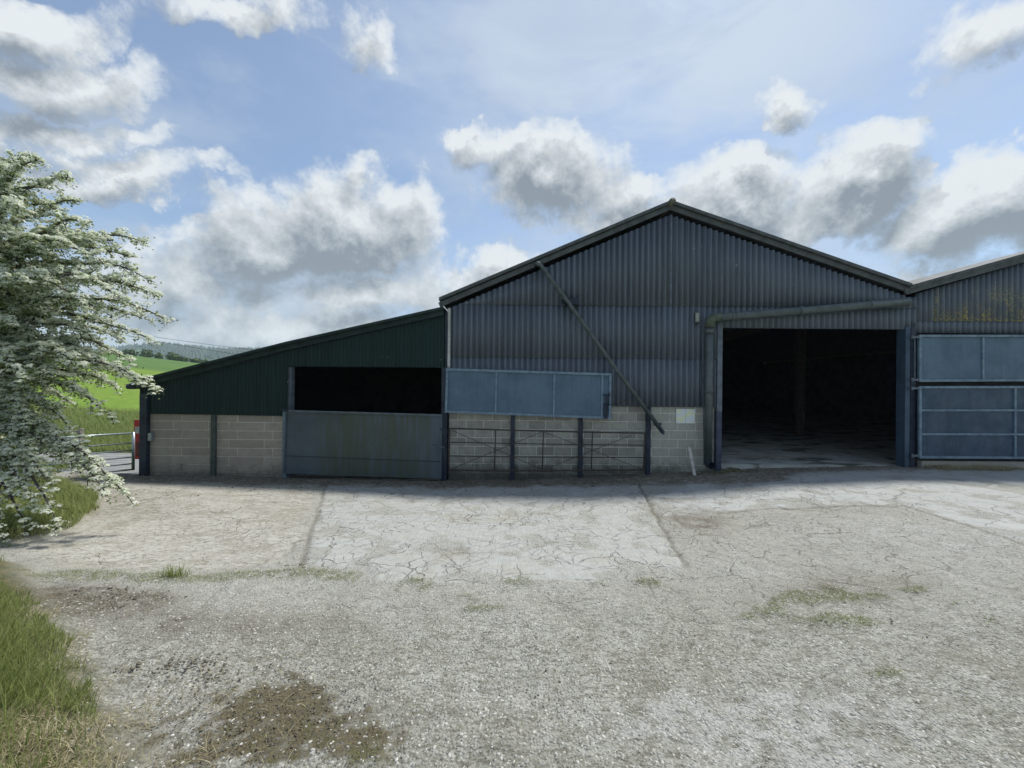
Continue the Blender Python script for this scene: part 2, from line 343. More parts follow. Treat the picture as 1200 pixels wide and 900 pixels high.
def mat_yard():
    t = NT('farmyard_surface'); at = {k: t.attr(k) for k in ('slab','lslab','apron','moss','dirt','grs','verge','crk','joint','pale','soft')}
    n1 = t.noise(.9, 6, .6); n2 = t.noise(9, 6, .68); n3 = t.noise(55, 5, .7); n4 = t.noise(220, 3, .7)
    vo = t.n('ShaderNodeTexVoronoi', feature='F1'); vo.inputs['Scale'].default_value = 62; t.t.links.new(t.pos(), vo.inputs['Vector'])
    stone = vo.outputs['Color']; sr = t.n('ShaderNodeSeparateColor'); t.t.links.new(stone, sr.inputs[0]); sr = sr.outputs[0]
    vd = vo.outputs['Distance']
    gcol = t.mix(t.ramp(n2, .3, .7), (.335,.335,.285), (.51,.51,.455))
    gcol = t.mix(t.ramp(n1, .42, .64, 0, .45), gcol, (.27,.265,.20))
    gcol = t.mix(t.math('MULTIPLY', t.ramp(sr, .55, .95), t.ramp(vd, .75, .45, 0, .75)), gcol, (.50,.50,.46))
    gcol = t.mix(t.math('MULTIPLY', t.ramp(sr, .35, .1), t.ramp(vd, .75, .45, 0, .6)), gcol, (.17,.165,.145))
    gcol = t.mix(t.ramp(n3, .5, .64, 0, .8), gcol, (.11,.105,.075)); gcol = t.mix(t.ramp(n3, .45, .32, 0, .6), gcol, (.55,.55,.51)); gcol = t.mix(t.ramp(t.noise(2.6, 6, .72), .47, .64, 0, .38), gcol, (.22,.21,.16)); gcol = t.mix(t.ramp(t.noise(15, 6, .72, vec=t.scale(t.pos(), (.8, 1.9, 1))), .52, .60, 0, .7), gcol, (.17,.16,.125)); sy_ = t.sep()[1]; gcol = t.mix(t.ramp(sy_, 2.6, 3.8, 0, .45), gcol, (.46,.455,.415))
    gcol = t.mix(t.math('MULTIPLY', t.ramp(at['pale'], .15, .75, 0, .6), t.ramp(n2, .35, .6)), gcol, t.mix(t.ramp(n3, .4, .65), (.58,.585,.56), (.42,.42,.395)))
    scol = t.mix(t.ramp(n2, .3, .75), (.39,.40,.38), (.32,.325,.30))
    scol = t.mix(t.ramp(t.noise(1.6, 5, .65), .48, .68, 0, .55), scol, (.34,.32,.26))
    wv = t.n('ShaderNodeTexWave', wave_type='BANDS', bands_direction='X'); wv.inputs['Scale'].default_value = 5.2; wv.inputs['Distortion'].default_value = 6
    wv.inputs['Detail'].default_value = 3; wv.inputs['Detail Scale'].default_value = 1.2; t.t.links.new(t.scale(t.pos(), (1, .16, 0)), wv.inputs['Vector'])
    groove = t.ramp(wv.outputs['Fac'], .55, .95)
    scol = t.mix(t.math('MULTIPLY', groove, t.ramp(t.noise(3.5, 5, .7), .45, .65, 0, .16)), scol, (.25,.245,.21))
    lcol = t.mix(t.ramp(n2, .3, .7), (.44,.43,.38), (.34,.33,.285))
    lcol = t.mix(t.ramp(t.noise(14, 5, .7, vec=t.scale(t.pos(), (1, 2.8, 1))), .52, .62, 0, .8), lcol, (.13,.12,.09)); lcol = t.mix(t.ramp(t.noise(2.2, 6, .7, vec=t.scale(t.pos(), (1,1.6,1))), .48, .62, 0, .6), lcol, (.24,.22,.17)); lcol = t.mix(t.ramp(n3, .45, .32, 0, .5), lcol, (.55,.54,.49))
    acol = t.mix(t.ramp(n2, .3, .75), (.40,.415,.40), (.33,.34,.325))
    acol = t.mix(t.ramp(t.noise(1.3, 4, .6), .45, .7, 0, .5), acol, (.42,.43,.40))
    col = t.mix(at['lslab'], gcol, lcol); col = t.mix(at['slab'], col, scol); col = t.mix(at['apron'], col, acol)
    # cracks
    wob = t.n('ShaderNodeTexNoise'); wob.inputs['Scale'].default_value = 2.2; wob.inputs['Detail'].default_value = 5; t.t.links.new(t.pos(), wob.inputs['Vector'])
    ad = t.n('ShaderNodeVectorMath', operation='MULTIPLY_ADD'); t.t.links.new(wob.outputs['Color'], ad.inputs[0]); ad.inputs[1].default_value = (.55,.55,0); t.t.links.new(t.pos(), ad.inputs[2])
    fl = t.scale(ad.outputs[0], (1, 1, 0))
    def crk(sc, w, fl=fl):
        v = t.n('ShaderNodeTexVoronoi', feature='DISTANCE_TO_EDGE'); v.inputs['Scale'].default_value = sc; t.t.links.new(fl, v.inputs['Vector'])
        return t.ramp(v.outputs['Distance'], w, w*.25)
    c1 = t.math('MULTIPLY', crk(1.3, .010), t.ramp(t.noise(.8, 3, .5), .40, .55))
    c2 = t.math('MULTIPLY', crk(4.2, .022), t.ramp(t.noise(1.0, 4, .7, vec=t.scale(t.pos(), (1,1,1.7))), .40, .56, 0, .7))
    c3 = t.math('MULTIPLY', crk(2.1, .016), t.ramp(t.noise(1.7, 4, .7), .45, .58, 0, .9)); ck = t.math('MULTIPLY', t.math('MAXIMUM', t.math('MAXIMUM', c1, c3), c2), at['crk'])
    ck = t.math('MULTIPLY', ck, t.ramp(t.noise(11, 4, .7), .36, .56, .25, 1))
    col = t.mix(t.math('MULTIPLY', ck, .68), col, (.12,.11,.08))
    col = t.mix(t.math('MULTIPLY', at['joint'], .6), col, (.16,.15,.12))
    spk = t.ramp(t.noise(42, 4, .75), .66, .71)
    col = t.mix(t.math('MULTIPLY', spk, .5), col, (.12,.11,.09))
    dcol = t.mix(t.ramp(n3, .38, .66), (.075,.062,.042), (.25,.22,.165))
    col = t.mix(t.math('MULTIPLY', at['dirt'], t.ramp(n2, .3, .56, .3, .95)), col, dcol)
    mcol = t.mix(t.ramp(n3, .36, .66), (.055,.048,.026), (.20,.17,.10)); mcol = t.mix(t.ramp(n2, .52, .68, 0, .7), mcol, (.085,.085,.025))
    col = t.mix(t.math('MULTIPLY', at['moss'], t.ramp(n3, .3, .5, .55, .97)), col, mcol)
    col = t.mix(t.math('MULTIPLY', at['grs'], t.ramp(n3, .38, .55, .1, .6)), col, (.12,.13,.045))
    col = t.mix(at['verge'], col, t.mix(t.ramp(n2, .4, .6), (.075,.085,.03), (.17,.15,.08)))
    # bump
    h = t.math('ADD', t.math('MULTIPLY', n3, .6), t.math('MULTIPLY', n4, .3))
    h = t.math('ADD', h, t.math('MULTIPLY', t.math('MULTIPLY', t.ramp(vd, .7, .1), sr), .8))
    k = t.ramp(at['soft'], 0, 1, 1, .28)
    h = t.math('MULTIPLY', h, k)
    h = t.math('SUBTRACT', h, t.math('MULTIPLY', ck, .9)); h = t.math('SUBTRACT', h, t.math('MULTIPLY', t.math('MULTIPLY', groove, at['slab']), .07))
    return t.bsdf(col, .92, 0, t.bump(h, .020, .95), .18)
yard = npmesh('farmyard', np.stack([gx.ravel(), gy.ravel(), gz.ravel()], 1), Fq, mat_yard(), smooth=True, attrs={k: v.ravel() for k, v in A.items()})
tag(yard, kind='structure')
# --------------------------------------------------------------- terrain
def sp(lo, hi, c, n, k):
    a = np.arcsinh((lo-c)/k); b = np.arcsinh((hi-c)/k); return c+k*np.sinh(np.linspace(a, b, n))
tx = sp(-2600, 2600, -15, 300, 9); ty = sp(-400, 2600, 13, 300, 9)
hx, hy = np.meshgrid(tx, ty); hz = TER(hx, hy)
nx, ny = len(tx), len(ty); idx = np.arange(nx*ny).reshape(ny, nx)
Ft = np.stack([idx[:-1,:-1], idx[:-1,1:], idx[1:,1:], idx[1:,:-1]], -1).reshape(-1, 4)
def mat_field():
    t = NT('grass_field'); x, y, z = t.sep()
    n = t.noise(.12, 6, .6); nf = t.noise(2.2, 6, .7); nn = t.noise(.02, 4, .6)
    near = t.mix(t.ramp(nf, .35, .7), (.105,.185,.022), (.175,.26,.035))
    near = t.mix(t.ramp(t.noise(.35, 5, .65, vec=t.scale(t.pos(), (.6,1.6,1))), .5, .7, 0, .5), near, (.21,.25,.06))
    near = t.mix(t.ramp(y, 15, 24, .75, 0), near, (.06,.10,.03))
    up = t.mix(t.ramp(n, .4, .65), (.085,.155,.035), (.07,.13,.032))
    wv = t.n('ShaderNodeTexWave', bands_direction='DIAGONAL'); wv.inputs['Scale'].default_value = .09; t.t.links.new(t.pos(), wv.inputs['Vector'])
    up = t.mix(t.ramp(wv.outputs['Fac'], .85, 1, 0, .3), up, (.10,.16,.05))
    yb = t.math('ADD', y, t.math('MULTIPLY', x, -.25))
    col = t.mix(t.ramp(yb, 80, 82), near, up)
    far = t.mix(t.ramp(nn, .47, .53), (.05,.09,.032), (.09,.17,.04))
    col = t.mix(t.ramp(y, 200, 320), col, far)
    return t.bsdf(col, .9, 0, t.bump(nf, .08, .6), .15)
ter = npmesh('ground', np.stack([hx.ravel(), hy.ravel(), hz.ravel()], 1), Ft, mat_field(), smooth=True)
tag(ter, kind='structure')
# lane beyond the gate
def mat_lane():
    t = NT('lane_concrete'); c = t.mix(t.ramp(t.noise(3, 6, .65), .35, .7), (.27,.28,.275), (.20,.205,.2))
    x, y, z = t.sep(); w = t.noise(.8, 3)
    s = t.n('ShaderNodeTexWave', bands_direction='Y'); s.inputs['Scale'].default_value = .9; s.inputs['Distortion'].default_value = 1.2; t.t.links.new(t.pos(), s.inputs['Vector'])
    c = t.mix(t.ramp(s.outputs['Fac'], .7, .95, 0, .6), c, (.11,.10,.08))
    return t.bsdf(c, .9, 0, t.bump(t.noise(30, 5, .7), .01, .7), .2)
lx = np.arange(-34, -9.2, .5); ly = np.linspace(0, 1, 9)
l1, l2 = np.meshgrid(lx, ly)
y0 = 11.2+np.clip((-l1-11)*.03, 0, 2); yl = y0+l2*3.6
zl = TER(l1, yl)+.05
idx = np.arange(l1.size).reshape(l1.shape)
lane = npmesh('lane', np.stack([l1.ravel(), yl.ravel(), zl.ravel()], 1), np.stack([idx[:-1,:-1], idx[:-1,1:], idx[1:,1:], idx[1:,:-1]], -1).reshape(-1, 4), mat_lane(), smooth=True)
tag(lane, kind='structure')
# --------------------------------------------------------------- corrugated sheets
def corr(name, mat, parent, x0, x1, bot, top, Y, pitch, amp, laps=(), sheetw=1.0, box=False, sides=8):
    V = []; Fc = []; T = []
    lev = [None]+sorted(laps)+[None]
    xs = np.arange(x0, x1+1e-6, pitch/sides); xs = np.append(xs[xs < x1-1e-4], x1)
    for k in range(len(lev)-1):
        off = -.004*k
        base = len(V); rows = []
        for i, x in enumerate(xs):
            sh = int((x-x0)/sheetw)
            rj = random.Random(sh*31+k*7+int(x0*10)); jo = (rj.random()-.5)*.006; tone = rj.random()
            ph = (x/pitch) % 1
            if box: w = amp*np.clip(2.6*math.sin(2*math.pi*ph), -1, 1)
            else: w = amp*math.sin(2*math.pi*ph)
            b = bot(x) if lev[k] is None else lev[k]-.03; tp = top(x) if lev[k+1] is None else lev[k+1]+.05
            b = max(b, bot(x)); tp = min(tp, top(x)); tp = max(tp, b)
            y = Y+w+off+jo
            V.append((x, y-.002*k, b)); V.append((x, y+.006, tp)); T += [tone, tone]
        for i in range(len(xs)-1):
            a = base+2*i
            if (V[a+1][2]-V[a][2]) > .004 or (V[a+3][2]-V[a+2][2]) > .004: Fc.append((a, a+2, a+3, a+1))
    me = bpy.data.meshes.new(name); me.from_pydata(V, [], Fc); me.update()
    at = me.attributes.new('tone', 'FLOAT', 'POINT'); at.data.foreach_set('value', T)
    me.materials.append(mat); o = bpy.data.objects.new(name, me); link(o, parent)
    me.polygons.foreach_set('use_smooth', [not box]*len(me.polygons))
    s = o.modifiers.new('thickness', 'SOLIDIFY'); s.thickness = .006; s.offset = 1
    return o
def blocks(name, mat, parent, x0, x1, z0f, z1f, Y, bw=.44, bh=.21, j=.015, seed=1, proud=.006, depth=.2, off0=0):
    m = MB(); r = random.Random(seed); pitch = bh+j
    zt = max(z1f(x0), z1f(x1)); zb = min(z0f(x0), z0f(x1)); row = 0; z = zt
    while z > zb:
        x = x0-((row % 2)*.225+off0) % (bw+j)
        while x < x1:
            a = max(x, x0); b = min(x+bw, x1)
            if b-a > .03:
                m.cur = r.random(); dy = r.uniform(-.002, .002)
                tz = min(z, z1f((a+b)/2)); bz = max(z-bh, zb-.1)
                if tz-bz > .02:
                    e = .006
                    m.add([(a,Y+dy,bz),(b,Y+dy,bz),(b,Y+dy,tz),(a,Y+dy,tz),(a+e,Y-proud+dy,bz+e),(b-e,Y-proud+dy,bz+e),(b-e,Y-proud+dy,tz-e),(a+e,Y-proud+dy,tz-e)],
                          [(4,5,6,7),(0,1,5,4),(1,2,6,5),(2,3,7,6),(3,0,4,7)])
            x += bw+j
        z -= pitch; row += 1
    o = m.build(name, mat, parent)
    m2 = MB(); m2.cur = .5; m2.add([(x0,Y+.003,zb-.3),(x1,Y+.003,zb-.3),(x1,Y+.003,z1f(x1)),(x0,Y+.003,z1f(x0)),(x0,Y+depth,zb-.3),(x1,Y+depth,zb-.3),(x1,Y+depth,z1f(x1)),(x0,Y+depth,z1f(x0))],
           [(0,1,2,3),(7,6,5,4),(0,4,5,1),(1,5,6,2),(2,6,7,3),(3,7,4,0)])
    m2.build('mortar', M['mortar'], o)
    return o
def lf(p, q):
    return lambda x: p.z+(q.z-p.z)*(x-p.x)/(q.x-p.x)
def pl(pts):
    xs = [p.x for p in pts]; zs = [p.z for p in pts]; return lambda x: float(np.interp(x, xs, zs))
def X(px, py=450, Y=10): return P(px, py, Y).x
def Z(px, py, Y=10): return P(px, py, Y).z
BACK = 34.0
# =============================================================== MAIN BARN
E_L = P(518,362); RIDGE = P(783,249); VAL = P(1056,346)
main = thing('barn', 'tall gabled barn clad in grey blue corrugated sheets with big dark doorway', 'barn', (4, 10, 0))
gable = pl([P(522,364), P(784,253), P(1062,349)])
xL = X(528, 420); xO0 = X(846, 383); xO1 = X(1067, 383); zCB = Z(700, 476)
cladbot = lambda x: zCB if x < X(845, 460) else Z(950, 385.5)
lap1 = Z(700, 357.5); lap2 = Z(720, 419)
corr('wall_cladding', M['clad'], main, xL, X(1069, 370), cladbot, gable, 9.947, .147, .042, (lap2, lap1), 1.1)
m = MB(); m.box(X(783.2,350), X(785,350), 9.895, 9.91, Z(784,357), Z(784,262)); m.build('seam', M['jamb'], main)
# barge boards
def barge(name, mat, parent, p, q, w, Y0, Y1, up=.02):
    m = MB(); d = (q-p).normalized(); n = Vector((-d.z, 0, d.x));
    if n.z < 0: n = -n
    a = p+n*(w*.6); b = q+n*(w*.6); c = q-n*(w*.4); e = p-n*(w*.4)
    def at(v, y): return Vector((v.x, y, v.z))
    m.quad([at(e, Y0), at(c, Y0), at(b, Y0), at(a, Y0)], Y1-Y0)
    return m.build(name, mat, parent, bevel=.006)
bw = .125
barge('barge_board', M['barge'], main, P(516,359), P(783,246), bw, 9.86, 9.91)
barge('barge_board', M['barge'], main, P(783,246), P(1060,342), bw, 9.863, 9.913)
for k, (pa, pb) in enumerate([((516,354),(783,242)), ((783,242),(1060,338))]):   # roof slopes
    a = P(*pa); b = P(*pb); m = MB()
    n = 60
    V = []
    m.quad([Vector((a.x,9.8,a.z)), Vector((b.x,9.8,b.z)), Vector((b.x,9.8,b.z+.08)), Vector((a.x,9.8,a.z+.08))], BACK-9.8)
    m.build('roof', M['barge'], main)
m = MB(); c = P(784,240.5); m.tube([(c.x,9.76,c.z),(c.x,BACK,c.z)], .085, 10); m.build('ridge_cap', paint('lichen_ridge', (.14,.14,.10), (.09,.09,.07), .8, 9, False), main, True)
m = MB(); m.box(X(522.5,400), X(525,400), 9.90, 9.93, Z(524,432), Z(524,366)); m.build('corner_timber', M['post'], main)
m = MB(); m.box(X(524.6,400,9.88), X(527.6,400,9.88), 9.88, 9.93, Z(526,431), Z(526,362)); m.build('corner_trim', M['white'], main)
# block walls between steel posts
zt = lambda x: zCB+.05
gb = lambda x: float(basez(x))-.05
for i, (a, b) in enumerate([(526,598.5),(603,678.5),(683,757.5)]):
    blocks('block_wall', M['block'], main, X(a,520), X(b,520), gb, zt, 9.99, seed=i+3, off0=.1*i)
o = blocks('block_wall', M['render'], main, X(762.5,520), X(840,520), gb, zt, 9.992, seed=9, off0=.2, proud=.0015)
for px, w in ((600.5,5),(680.5,5),(760,5.2)):
    m = MB(); m.box(X(px-w/2,520,9.9), X(px+w/2,520,9.9), 9.90, 9.985, float(basez(X(px)))-.1, Z(px, 487 if px < 750 else 476)); m.build('post', M['post'], main, bevel=.004)
# sides / back
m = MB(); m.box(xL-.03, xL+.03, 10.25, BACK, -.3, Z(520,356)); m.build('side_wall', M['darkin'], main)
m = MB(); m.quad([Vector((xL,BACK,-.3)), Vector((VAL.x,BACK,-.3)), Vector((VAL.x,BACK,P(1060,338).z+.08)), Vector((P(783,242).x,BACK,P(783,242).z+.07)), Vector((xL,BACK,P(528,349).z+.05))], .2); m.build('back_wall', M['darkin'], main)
# door jamb, lintel
m = MB(); m.box(X(840.5,450,9.87), X(846.5,450,9.87), 9.87, 10.12, Z(843,482), Z(843,376)); m.build('door_jamb', M['jamb'], main, bevel=.004)
m = MB(); m.box(X(839.5,520,9.87), X(845.8,520,9.87), 9.872, 10.12, float(basez(X(843)))-.1, Z(843,482)-.004); m.build('door_jamb', paint('lilac_blue_steel', (.062,.075,.125), (.04,.048,.08), .55, 6), main, bevel=.004)
m = MB(); m.box(xO0, X(1062,385), 10.02, 10.12, Z(950,385), Z(950,370)); m.build('lintel', M['post'], main)
# steel column at the valley
m = MB(); m.box(X(1061,450,9.86), X(1066.5,450,9.86), 9.86, 10.1, float(basez(X(1064)))-.1, Z(1064,384)); m.build('post', M['bluedark'], main, bevel=.004)
# drain pipe
dp = MB(); r = .105
y1 = 9.74
pts = [P(1064,354,y1), P(1020,357.5,y1), P(940,364.5,y1), P(856,371,y1), P(842,372,y1)]
dp.tube(pts, r, 14)
pipe = dp.build('drain_pipe', M['pipe'], main, True)
m = MB(); m.tube([P(844,371.6,y1), P(836,372.5,y1), P(832.5,375,y1), P(831.5,384,y1)], r*1.13, 14); m.build('elbow', paint('green_elbow', (.10,.12,.085), (.06,.075,.055), .5, 9), pipe, True)
m = MB(); m.tube([P(831.5,380,y1), P(830.5,460,y1), P(829.5,540,y1)], .10, 14); m.build('down_pipe', M['pipe'], pipe, True)
m = MB(); m.tube([P(829.5,536,y1), P(829.5,541,y1), P(831,544.5,y1-.03), P(834,546,y1-.12)], .095, 14, cap=False); m.build('outlet', M['post'], pipe, True)
for (a, b, rr) in [((935.5,364.8),(940,364.5),.122), ((1017,357.7),(1021,357.4),.122), ((831.5,386),(831.4,391),.125), ((830.5,457),(830.5,461),.115), ((856,371),(859,370.7),.118)]:
    m = MB(); m.tube([P(*a,y1), P(*b,y1)], rr, 14); m.build('collar', M['pipe'], pipe, True)
m = MB(); m.tube([P(823.5,392,9.86), P(825.2,545,9.86)], .016, 6); m.build('conduit', M['jamb'], pipe)
# blue upper door leaf swung open against the gable wall
def framed_door(parent, label, TL, TR, BR, BL, mp, mf, vert=(), horiz=(), Y=9.80, fw=.06, name='door', extra=None):
    tl, tr, br, bl = [P(*q, Y) for q in (TL, TR, BR, BL)]
    m = MB(); m.cur = .3; m.quad([bl, br, tr, tl], .02); d = m.build(name, mp, parent)
    if label: d['label'] = label
    f = MB(); L = lambda a, b, t: a+(b-a)*t; dy = Vector((0,-.022,0)); dv = Vector((0,-.019,0)); up = (tl-bl).normalized()*fw/2; rt = (tr-tl).normalized()*fw/2
    f.bar(tl-up+dy, tr-up+dy, fw, .042); f.bar(bl+up+dy, br+up+dy, fw, .042)
    f.bar(tl+rt-up*2+dy, bl+rt+up*2+dy, fw, .042); f.bar(tr-rt-up*2+dy, br-rt+up*2+dy, fw, .042)
    for t in horiz: f.bar(L(tl, bl, t)+rt*2+dv, L(tr, br, t)-rt*2+dv, fw*.8, .036)
    for t in vert:
        f.bar(L(tl, tr, t)-up*2+dv*.8, L(bl, br, t)+up*2+dv*.8, fw*.8, .030)
    f.build('frame', mf, d, bevel=.003)
    return d
dU = framed_door(main, 'blue panelled door leaf folded back along the wall, one latch at its end', (523,431.5), (716.5,437.5), (715.5,491), (521.5,483.5), M['blue'], M['blueframe'], (.305,.655,.945))
m = MB()
for a, b, w in [((711,463),(711,490.5),.04),((714,460),(713,476),.03),((707,462.5),(715.5,463),.03),((706.5,473.5),(715,474),.03),((708.5,474),(708.5,491),.025),((710,476),(713,482),.02)]:
    m.bar(P(*a,9.73), P(*b,9.73), w, .03)
m.build('latch', M['post'], dU)
# =============================================================== RIGHT BARN
rb = thing('barn', 'second corrugated barn at the right, yellow lichen above its blue doors', 'barn', (16, 10, 0))
RR = P(1330, 270); RE = P(1605, 372)
g2 = pl([P(1056,349), RR, RE])
corr('wall_cladding', M['clad2'], rb, X(1070.5,380), RE.x, lambda x: Z(1130,391), g2, 9.95, .147, .042, (LAPZ,), 1.1)
barge('barge_board', M['barge'], rb, P(1054,344), P(1330,268), .17, 9.84, 9.888)
barge('barge_board', M['barge'], rb, P(1330,268), P(1610,370), .17, 9.84, 9.888)
for pa, pb in [((1058,340),(1330,264)), ((1330,264),(1610,366))]:
    a = P(*pa); b = P(*pb); m = MB()
    m.quad([Vector((a.x,9.8,a.z)), Vector((b.x,9.8,b.z)), Vector((b.x,9.8,b.z+.08)), Vector((a.x,9.8,a.z+.08))], BACK-9.8); m.build('roof', M['barge'], rb)
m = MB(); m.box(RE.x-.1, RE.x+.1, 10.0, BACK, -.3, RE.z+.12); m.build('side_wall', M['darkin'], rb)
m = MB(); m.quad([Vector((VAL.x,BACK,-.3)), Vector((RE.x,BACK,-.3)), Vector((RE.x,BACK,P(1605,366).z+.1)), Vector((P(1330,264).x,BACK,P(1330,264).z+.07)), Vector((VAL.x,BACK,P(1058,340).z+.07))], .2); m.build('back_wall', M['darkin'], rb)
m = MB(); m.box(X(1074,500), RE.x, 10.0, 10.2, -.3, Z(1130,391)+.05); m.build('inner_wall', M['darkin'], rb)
m = MB(); m.box(X(1067.2,450,9.9)+.004, X(1073.5,450,9.9), 9.90, 10.12, float(basez(X(1070)))-.1, Z(1070,379)); m.build('post', M['post'], rb, bevel=.004)
du = framed_door(rb, 'upper blue door leaf with one upright', (1075.5,392.5), (1290,392.5), (1290,446.5), (1075.5,447.5), M['blue'], M['blueframe'], (.352,.70), (), 9.84)
dl = framed_door(rb, 'lower dark blue door leaf with two cross rails', (1075.5,452.5), (1290,452), (1290,538), (1075.5,537), M['bluedark'], M['blueframe'], (.527,), (.335,.665), 9.835)
for d, ys in ((du, (395,445)), (dl, (455,534))):
    for y in ys:
        m = MB(); m.bar(P(1067.5,y,9.80), P(1077,y,9.80), .05, .03); m.tube([P(1069,y-2,9.78), P(1069,y+2,9.78)], .03, 8); m.build('hinge', M['jamb'], d)
m = MB(); m.tube([P(1072,396,9.80), P(1072,443,9.80)], .012, 6); m.build('rod', M['jamb'], du)
m = MB(); m.box(X(1074,540), X(1300,540), 9.87, 9.99, float(basez(X(1100)))-.2, Z(1130,539.5)); m.build('plinth', M['block2'], rb)
# interior frame posts
for (px, py) in ((937,512), (1003,489.5)):
    d = dirp(px, py); z0 = float(basez(9.5)); Yp = (z0-CAMZ)/d[2]; x = d[0]*Yp
    m = MB(); m.box(x-.14, x-.125, Yp-.1, Yp+.1, z0-.1, 5); m.box(x+.125, x+.14, Yp-.1, Yp+.1, z0-.1, 5); m.box(x-.125, x+.125, Yp-.008, Yp+.008, z0-.1, 5); m.build('inner_post', M['rust'], rb)
for Yp in (14, 19, 24, 29):
    m = MB(); m.bar((VAL.x,Yp,VAL.z-.15), (RIDGE.x,Yp,RIDGE.z-.2), .25, .12); m.bar((RIDGE.x,Yp,RIDGE.z-.2), (E_L.x+.1,Yp,E_L.z-.15), .25, .12); m.build('rafter', M['rust'], main)
    m = MB(); m.bar((VAL.x+.1,Yp,VAL.z-.15), (RR.x,Yp,RR.z-.2), .25, .12); m.build('rafter', M['rust'], rb)
# =============================================================== LEAN-TO SHED
sh = thing('shed', 'low lean-to shed in dark green sheeting over concrete blocks', 'shed', (-6, 10, 0))
stop = pl([P(163,455), P(335,412), P(522,370)])
xS0 = X(165,470)
corr('wall_cladding', M['green'], sh, xS0, X(521.5,400), lambda x: (Z(168,484.5)+(Z(336,487.5)-Z(168,484.5))*(x-xS0)/(X(337)-xS0)) if x < X(338.5,450) else Z(430,430), stop, 9.965, .098, .012, (), 1.0, True, 10)
barge('barge_board', M['greenbarge'], sh, P(161,453.5), P(340,408), .15, 9.87, 9.92)
barge('barge_board', M['greenbarge'], sh, P(340,408), P(521,367.5), .15, 9.873, 9.923)
for pa, pb in [((161,450),(340,404.5)), ((340,404.5),(521,364))]:
    a = P(*pa); b = P(*pb); m = MB()
    m.quad([Vector((a.x,9.8,a.z)), Vector((b.x,9.8,b.z)), Vector((b.x,9.8,b.z+.07)), Vector((a.x,9.8,a.z+.07))], 12); m.build('roof', M['greenbarge'], sh)
m = MB(); c = P(161,452); m.tube([(c.x-.02,9.78,c.z-.02),(c.x-.02,21.8,c.z-.02)], .07, 10); m.build('gutter', M['post'], sh, True)
ztl = lambda x: Z(168,484.5)+.03+(Z(336,487.5)-Z(168,484.5))*(x-xS0)/(X(337)-xS0)
blocks('block_wall', M['block2'], sh, X(172.5,520), X(247,520), gb, ztl, 9.99, bw=.9, seed=21, proud=.003)
blocks('block_wall', M['block2'], sh, X(251.5,520), X(331.5,520), gb, ztl, 9.99, bw=.9, seed=22, proud=.003, off0=.3)
m = MB(); m.box(X(163,500,9.88), X(171.5,500,9.88), 9.88, 10.15, float(basez(X(168)))-.1, Z(168,458)-.08); m.build('corner_post', M['post'], sh, bevel=.005)
m = MB(); m.box(X(246.8,520,9.91), X(251.6,520,9.91), 9.91, 9.985, float(basez(X(249)))-.1, Z(249,486)); m.build('post', paint('green_grey_steel', (.075,.10,.095), (.045,.065,.06), .6, 6), sh, bevel=.004)
m = MB(); m.box(X(336.5,450), X(341.5,450), 10.0, 10.15, Z(338,560)-.1, Z(338,430)); m.build('door_jamb', M['jamb'], sh)
m = MB(); m.box(X(330.8,520,9.9), X(335.2,520,9.9), 9.90, 9.985, float(basez(X(333)))-.1, Z(333,482)); m.build('door_jamb', M['blueframe'], sh)
m = MB(); m.box(X(516.8,520,9.88), X(523.6,520,9.88), 9.88, 10.15, float(basez(X(520)))-.1, Z(520,431)); m.build('post', M['post'], sh, bevel=.005)
m = MB(); m.box(X(342,450), X(517,450), 10.0, 10.1, Z(430,430), Z(430,424)); m.build('lintel', M['post'], sh)
gl = framed_door(sh, 'algae stained sheet metal gate closing the lower half of the opening', (335.5,481.5), (518.5,487), (517.5,561), (332.5,554.5), M['gatepanel'], M['gatepanel'], (), (), 9.86, .035)
m = MB(); m.bar(P(335.5,481,9.83), P(518,486.3,9.83), .03, .04); m.build('top_rail', M['jamb'], gl)
m = MB(); m.bar(P(333,534,9.85), P(517,541,9.85), .008, .02); m.build('seam', M['post'], gl)
m = MB(); m.bar(P(504,523,9.80), P(521,524,9.80), .03, .02); m.tube([P(514,520,9.78), P(514.5,527,9.78)], .02, 8); m.build('bolt', M['jamb'], gl)
m = MB(); m.bar(P(328,480.5,9.83), P(338,481,9.83), .05, .05); m.build('hinge', M['post'], gl)
m = MB(); m.bar(P(516,503,9.83), P(522,503,9.83), .05, .05); m.build('hinge', M['post'], gl)
m = MB(); m.box(xS0-.03, xS0+.03, 10.1, 21.8, -.4, Z(163,450.3)+.05); m.build('side_wall', M['green'], sh)
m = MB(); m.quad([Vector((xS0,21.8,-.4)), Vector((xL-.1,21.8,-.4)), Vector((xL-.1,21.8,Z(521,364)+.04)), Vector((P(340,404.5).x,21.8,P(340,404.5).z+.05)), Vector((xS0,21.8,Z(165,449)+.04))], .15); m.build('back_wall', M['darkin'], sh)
m = MB(); m.box(X(342), X(516.5), 9.95, 10.12, float(basez(-4))-.2, float(basez(-4))+.015); m.build('threshold', M['block2'], sh)
